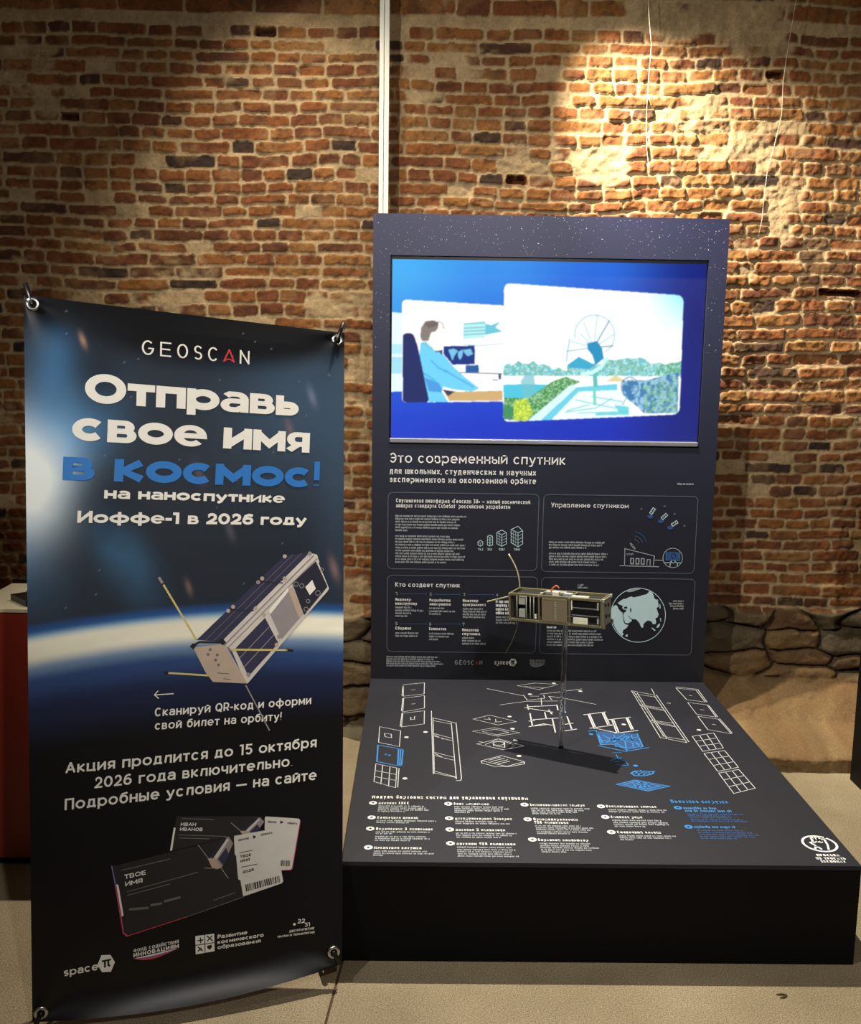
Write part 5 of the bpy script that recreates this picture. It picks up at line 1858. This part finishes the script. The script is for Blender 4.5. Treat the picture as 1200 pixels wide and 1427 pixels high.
def mini(mb, k):
    q = lambda x, y: k(x, y)
    bpoly(mb, q, [(600, 266), (690, 150), (715, 143), (740, 180), (675, 318), (650, 322)], GRYP, .0012)
    bpoly(mb, q, [(600, 262), (688, 150), (706, 150), (630, 262)], SOL2, .0013)
    bpoly(mb, q, [(632, 258), (706, 152), (716, 160), (645, 272)], SILP, .0014)
    bpoly(mb, q, [(655, 268), (700, 205), (718, 245), (682, 300)], SOL, .0014)
    bpoly(mb, q, [(598, 266), (640, 262), (676, 312), (650, 324), (622, 316)], TANP, .0014)
    for pts in ([(545, 190), (600, 262)], [(580, 318), (640, 318)], [(675, 320), (712, 375)]):
        bline(mb, q, pts, .0018, GRYP, .0014)


mb = MB()
mini(mb, ct)
mini(mb, lambda x, y: ct(780 + (x - 600) * .95, 110 + (y - 262) * .62))
part(mb, 'satellite_picture', sheet, 'two tiny printed satellites on the tickets')
mb = MB()
wt = material('print_ticket_white', (206, 204, 198), rough=.5, var=.03)
bpoly(mb, ct, [(922, 30), (1104, 42), (1113, 52), (1070, 318), (1058, 327), (1000, 328), (915, 100), (916, 36)], wt, .0016)
bline(mb, ct, [(1113, 60), (1068, 322)], .0022, INKP, .0018)
bline(mb, ct, [(1010, 330), (1062, 328)], .0022, INKP, .0018)
for x0, y0, x1, y1 in ((930, 58, 978, 62), (1040, 66, 1095, 70)):
    btext(mb, 'ЗЕМЛЯ' if x0 < 1000 else 'ОРБИТА', *ct(x0, y0 + 6), *ct(x1, y1 + 6), 2.6, .25, INKK, off=.0020)
bpoly(mb, ct, [(1002, 52), (1020, 62), (1002, 72)], INKK, .0020)
x = 1006
while x < 1056:
    w = rng.choice((2, 3, 5))
    f = (x - 1006) / 50
    bpoly(mb, ct, [(x, 274 + 2 * f), (x + w, 274 + 2 * f), (x + w - 3, 306 + 2 * f), (x - 3, 306 + 2 * f)], INKK, .0020)
    x += w + rng.choice((2, 3))
part(mb, 'ticket_picture', sheet, 'rear printed white ticket')
mb = MB()
bpoly(mb, ct, [(744, 138), (956, 100), (968, 106), (1018, 390), (1010, 402), (800, 474), (794, 470), (780, 386), (768, 380), (764, 345), (756, 250), (748, 240)], wt, .0022)
btext(mb, 'ЗЕМЛЯ', *ct(766, 168), *ct(826, 157), 2.8, .25, INKK, off=.0026)
btext(mb, 'ОРБИТА', *ct(892, 138), *ct(958, 126), 2.8, .25, INKK, off=.0026)
bpoly(mb, ct, [(848, 134), (868, 142), (852, 154)], INKK, .0026)
btext(mb, 'ТВОЕ', *ct(778, 262), *ct(838, 250), 3.8, .26, INKK, off=.0026)
btext(mb, 'ИМЯ', *ct(780, 286), *ct(832, 276), 3.8, .26, INKK, off=.0026)
btext(mb, '2026', *ct(792, 347), *ct(855, 332), 3.8, .26, INKK, off=.0026)
for pts in ([(775, 232), (845, 218)], [(786, 312), (872, 295)]):
    bline(mb, ct, pts, .002, INKG, .0026)
x = 806
while x < 996:
    w = rng.choice((3, 4, 7, 9))
    f = (x - 806) / 194
    bpoly(mb, ct, [(x, 410 - 52 * f), (x + w, 410 - 52 * f - w * .27), (x + w + 5, 448 - 54 * f - w * .27), (x + 5, 448 - 54 * f)], INKK, .0026)
    x += w + rng.choice((3, 4, 5))
part(mb, 'ticket_picture', sheet, 'front printed white ticket with a barcode')

# logos at the foot
mb = MB()
cl = crop(70, 1270, 3.077)
btext(mb, 'space', *cl(58, 279), *cl(207, 250), 16 / .75 * .5, .19, INK, .13)
bpoly(mb, cl, [(240 + 40 * math.cos(math.radians(a)) * .95, 223 + 42 * math.sin(math.radians(a))) for a in (-8, 58, 118, 172, 238, 298)], INK)
btext(mb, 'π', *cl(222, 242), *cl(262, 234), 14, .2, INKK, off=.0016)
part(mb, 'space_logo', sheet)
mb = MB()
p0, p1 = bab(*cl(358, 222)), bab(*cl(552, 180))
d = (p1 - p0) / np.hypot(*(p1 - p0))
n_ = np.array((-d[1], d[0]))
fund_logo(mb, lambda a, b: BF(*(p0 + d * a + n_ * b)), 0, 0, np.hypot(*(p1 - p0)), np.hypot(*(bab(*cl(358, 158)) - p0)), INK, INKR, INKB, INKV)
part(mb, 'fund_logo', sheet)
mb = MB()
bpoly(mb, cl, [(622, 106), (703, 95), (705, 170), (624, 184)], INK)
bline(mb, cl, [(662, 100), (664, 177)], .002, INKK, .0014)
bline(mb, cl, [(622, 145), (704, 133)], .002, INKK, .0014)
for pts in ([(634, 125), (654, 122)], [(644, 114), (645, 133)], [(672, 105), (696, 125)], [(694, 104), (674, 126)], [(634, 152), (652, 168)], [(634, 170), (648, 156)]):
    bline(mb, cl, pts, .003, INKK, .0014)
bpoly(mb, cl, [(672, 148), (682, 144), (692, 142), (694, 152), (684, 164), (674, 158)], INKK, .0014)
for s, a, v, b, v1 in (('Развитие', 717, 117, 845, 97), ('космического', 717, 140, 915, 108), ('образования', 717, 162, 902, 132)):
    btext(mb, s, *cl(a, v), *cl(b, v1), 5.4, .24, INK, .13)
part(mb, 'education_logo', sheet)
mb = MB()
bpoly(mb, cl, [(1047 + 6 * math.cos(t), 55 + 6 * math.sin(t)) for t in np.linspace(0, 6.0, 10)], INK)
btext(mb, '22', *cl(1060, 52), *cl(1092, 48), 6.0, .2, INK)
btext(mb, '31', *cl(1090, 66), *cl(1114, 63), 5.4, .2, INK)
btext(mb, 'ДЕСЯТИЛЕТИЕ', *cl(1025, 90), *cl(1131, 76), 3.0, .24, INK)
btext(mb, 'НАУКИ И ТЕХНОЛОГИЙ', *cl(975, 113), *cl(1133, 93), 3.0, .24, INK)
part(mb, 'decade_logo', sheet)

# eyelets and spider stand
CHROME = material('nickel_eyelet', (200, 200, 198), rough=.22, metal=1.0, var=.02)
EYE = [bst(45, 424), bst(470, 474), bst(57, 1412), bst(465, 1327)]
hub = BP(.5, .56) - B_N * .13
for k, (s, t) in enumerate(EYE):
    mb = MB()
    mb.torus(BP(s, t, .001), B_N, .0125, .0052, CHROME)
    hang(mb.build('eyelet', label='nickel eyelet'), banner)
for k, ((s, t), (u, v)) in enumerate(zip(EYE, ((35, 395), (478.5, 450), (50, 1422), (474, 1339)))):
    mb = MB()
    c0 = BP(s, t, .004)
    if k == 0:
        tip = at(u, v, 1, c0[1] + .01)
    elif k == 1:
        tip = at(u, v, 1, c0[1] + .012)
    else:
        tip = c0 + (c0 - hub) * .04
        tip[2] = max(tip[2], .012)
    mid = hub + (c0 - hub) * .55 - B_N * .055
    pts = []
    for f in np.linspace(0, 1, 17):
        pts.append((1 - f) ** 2 * hub + 2 * f * (1 - f) * mid + f * f * (c0 - B_N * .006))
    mb.tube(pts, .0045, PLBLACK, 10)
    pole = hang(mb.build('pole'), banner)
    mb = MB()
    back = pts[-1]
    tip2 = np.array(tip)
    mb.tube([back - (tip2 - back) * .15, back, tip2], [.0060, .0066, .0066], PLBLACK, 12)
    mb.tube([back + (c0 - back) * .2, c0 + B_N * .004], [.0046, .0062], PLBLACK, 10)
    part(mb, 'pole_tip', pole)
mb = MB()
mb.tube([hub - B_N * .022, hub + B_N * .022], .034, PLBLACK, 20)
hang(mb.build('hub'), banner)
mb = MB()
foot = np.array(hub) - B_N * .40
foot[2] = .008
mb.tube([hub, hub * .5 + foot * .5 - B_N * .02, foot], .006, PLBLACK, 10)
leg = hang(mb.build('rear_leg'), banner)
mb = MB()
mb.tube([foot + np.array((0, 0, -.007)), foot + np.array((0, 0, .03))], [.011, .008], PLBLACK, 12)
part(mb, 'rubber_foot', leg)
mb = MB()
c0 = BP(*EYE[3], -.01)
e1 = np.array(at(447, 1346, 2, .012))
mb.tube([c0 - B_N * .02, e1], [.007, .006], PLBLACK, 10)
hang(mb.build('foot_strut'), banner)

# ------------------------------------------------------------------ cable trunking and hanging wires on the wall
TRUNK = material('white_pvc', (232, 232, 220), rough=.45, var=.02)
xa, xb = at(528.5, 150, 1, .14)[0], at(542.0, 150, 1, .14)[0]
xc = xa + (xb - xa) * .48
mb = MB()
mb.box((xa, .14, 1.9), (xc - .0012, .178, 3.65), TRUNK, bev=.002)
mb.box((xc + .0012, .143, 1.9), (xb, .178, 3.65), TRUNK, bev=.002)
mb.box((xa + .001, .150, 1.9), (xb - .001, .177, 3.65), TRUNK)
tag(mb.build('cable_trunking'), 'white plastic cable trunking running up the brick wall behind the panel', 'cable trunking')
WIRE = material('thin_white_wire', (196, 188, 170), rough=.5)
for pts, lab in ((((903, -12), (905, 30), (908, 62), (906, 85), (904, 110), (901.5, 150), (901, 205), (904, 230), (908, 244)), 'thin white wire hanging on the bricks above the screen, ending over the panel'),
                 (((1112, -12), (1109, 3), (1098, 68), (1091.5, 113), (1089.5, 159), (1079, 204), (1070, 235), (1065, 272), (1062, 306), (1057, 330)), 'thin white wire hanging on the bricks to the right of the panel')):
    mb = MB()
    mb.tube([at(u, v, 1, .150) for u, v in pts], .0012 if pts[0][0] < 1000 else .0009, WIRE, 8)
    tag(mb.build('hanging_wire'), lab, 'wire', 'thin wires on the wall')

# ------------------------------------------------------------------ red cabinet behind the banner
REDL = material('dark_red_laminate', (124, 37, 20), rough=.45, var=.05, scale=3)
TOPL = material('pale_worktop', (196, 188, 162), rough=.5, var=.05, scale=8)
cx0, cx1, cy0, cy1, cz = -1.937, -1.12, -1.08, -.727, .869
cab = empty('cabinet', 'dark red cabinet with a pale top, half hidden behind the banner', 'cabinet', ((cx0 + cx1) / 2, (cy0 + cy1) / 2, 0))
mb = MB()
mb.box((cx0, cy0, .03), (cx1, cy1, cz - .012), REDL, bev=.002)
hang(mb.build('carcass', label='dark red box'), cab)
mb = MB()
mb.box((cx0 + .02, cy0 + .02, 0), (cx1 - .02, cy1 - .02, .032), BLACK)
hang(mb.build('kick_board', label='dark recessed kick board'), cab)
mb = MB()
mb.box((cx0 - .004, cy0 - .004, cz - .012), (cx1 + .004, cy1, cz), TOPL, bev=.002)
hang(mb.build('worktop', label='pale top board'), cab)
g = empty('handheld_device', 'small black wedge-shaped device lying on the pale cabinet top', 'device', (-1.76, -.98, cz))
mb = MB()
mb.prism([(-1.848, -.968), (-1.765, -1.055), (-1.70, -1.06), (-1.69, -.93), (-1.80, -.925)], 2, cz + .0005, cz + .020, PLBLACK)
mb.prism([(-1.79, -.968), (-1.755, -1.035), (-1.70, -1.04), (-1.695, -.945), (-1.77, -.94)], 2, cz + .020, cz + .030, PLBLACK)
hang(mb.build('body'), g)
mb = MB()
mb.ribbon([(-1.815 + .11 * f, -.925 - .02 * f, cz + .006 + .035 * math.sin(math.pi * min(1, f * .8 + .1))) for f in np.linspace(0, 1, 12)], .014, (0, 1, 0), GREY, .003)
hang(mb.build('strap', label='grey strap'), g)

# ------------------------------------------------------------------ next stand, cut by the right edge of the view
mb = MB()
nx0, ny0, ny1 = 1.246, -1.25, -.319
nxt = empty('display_cabinet', 'tall black display cabinet at the right edge of the view', 'display cabinet', (1.75, (ny0 + ny1) / 2, 0))
mb.box((nx0, ny0, .0), (2.25, ny1, 1.30), BLACK, bev=.003)
hang(mb.build('carcass'), nxt)
mb = MB()
mb.box((nx0 - .002, ny0 - .004, 1.30), (2.255, ny1, 1.32), CHAR, bev=.002)
hang(mb.build('top_board'), nxt)
# bit of litter
LEAF = material('dry_leaf', (78, 60, 34), rough=.8)
mb = MB()
q = [at(u, v, 2, .003) for u, v in ((1082, 1385.5), (1090, 1385.2), (1097, 1386.5), (1094, 1389), (1087, 1390.5))]
mb.tube([q[0], q[1], q[2]], [.0015, .003, .0012], LEAF, 6)
mb.tube([q[2], q[3], q[4]], [.0012, .0026, .001], LEAF, 6)
tag(mb.build('litter_scrap'), 'tiny dark curled scrap lying on the floor in front of the plinth', 'litter')
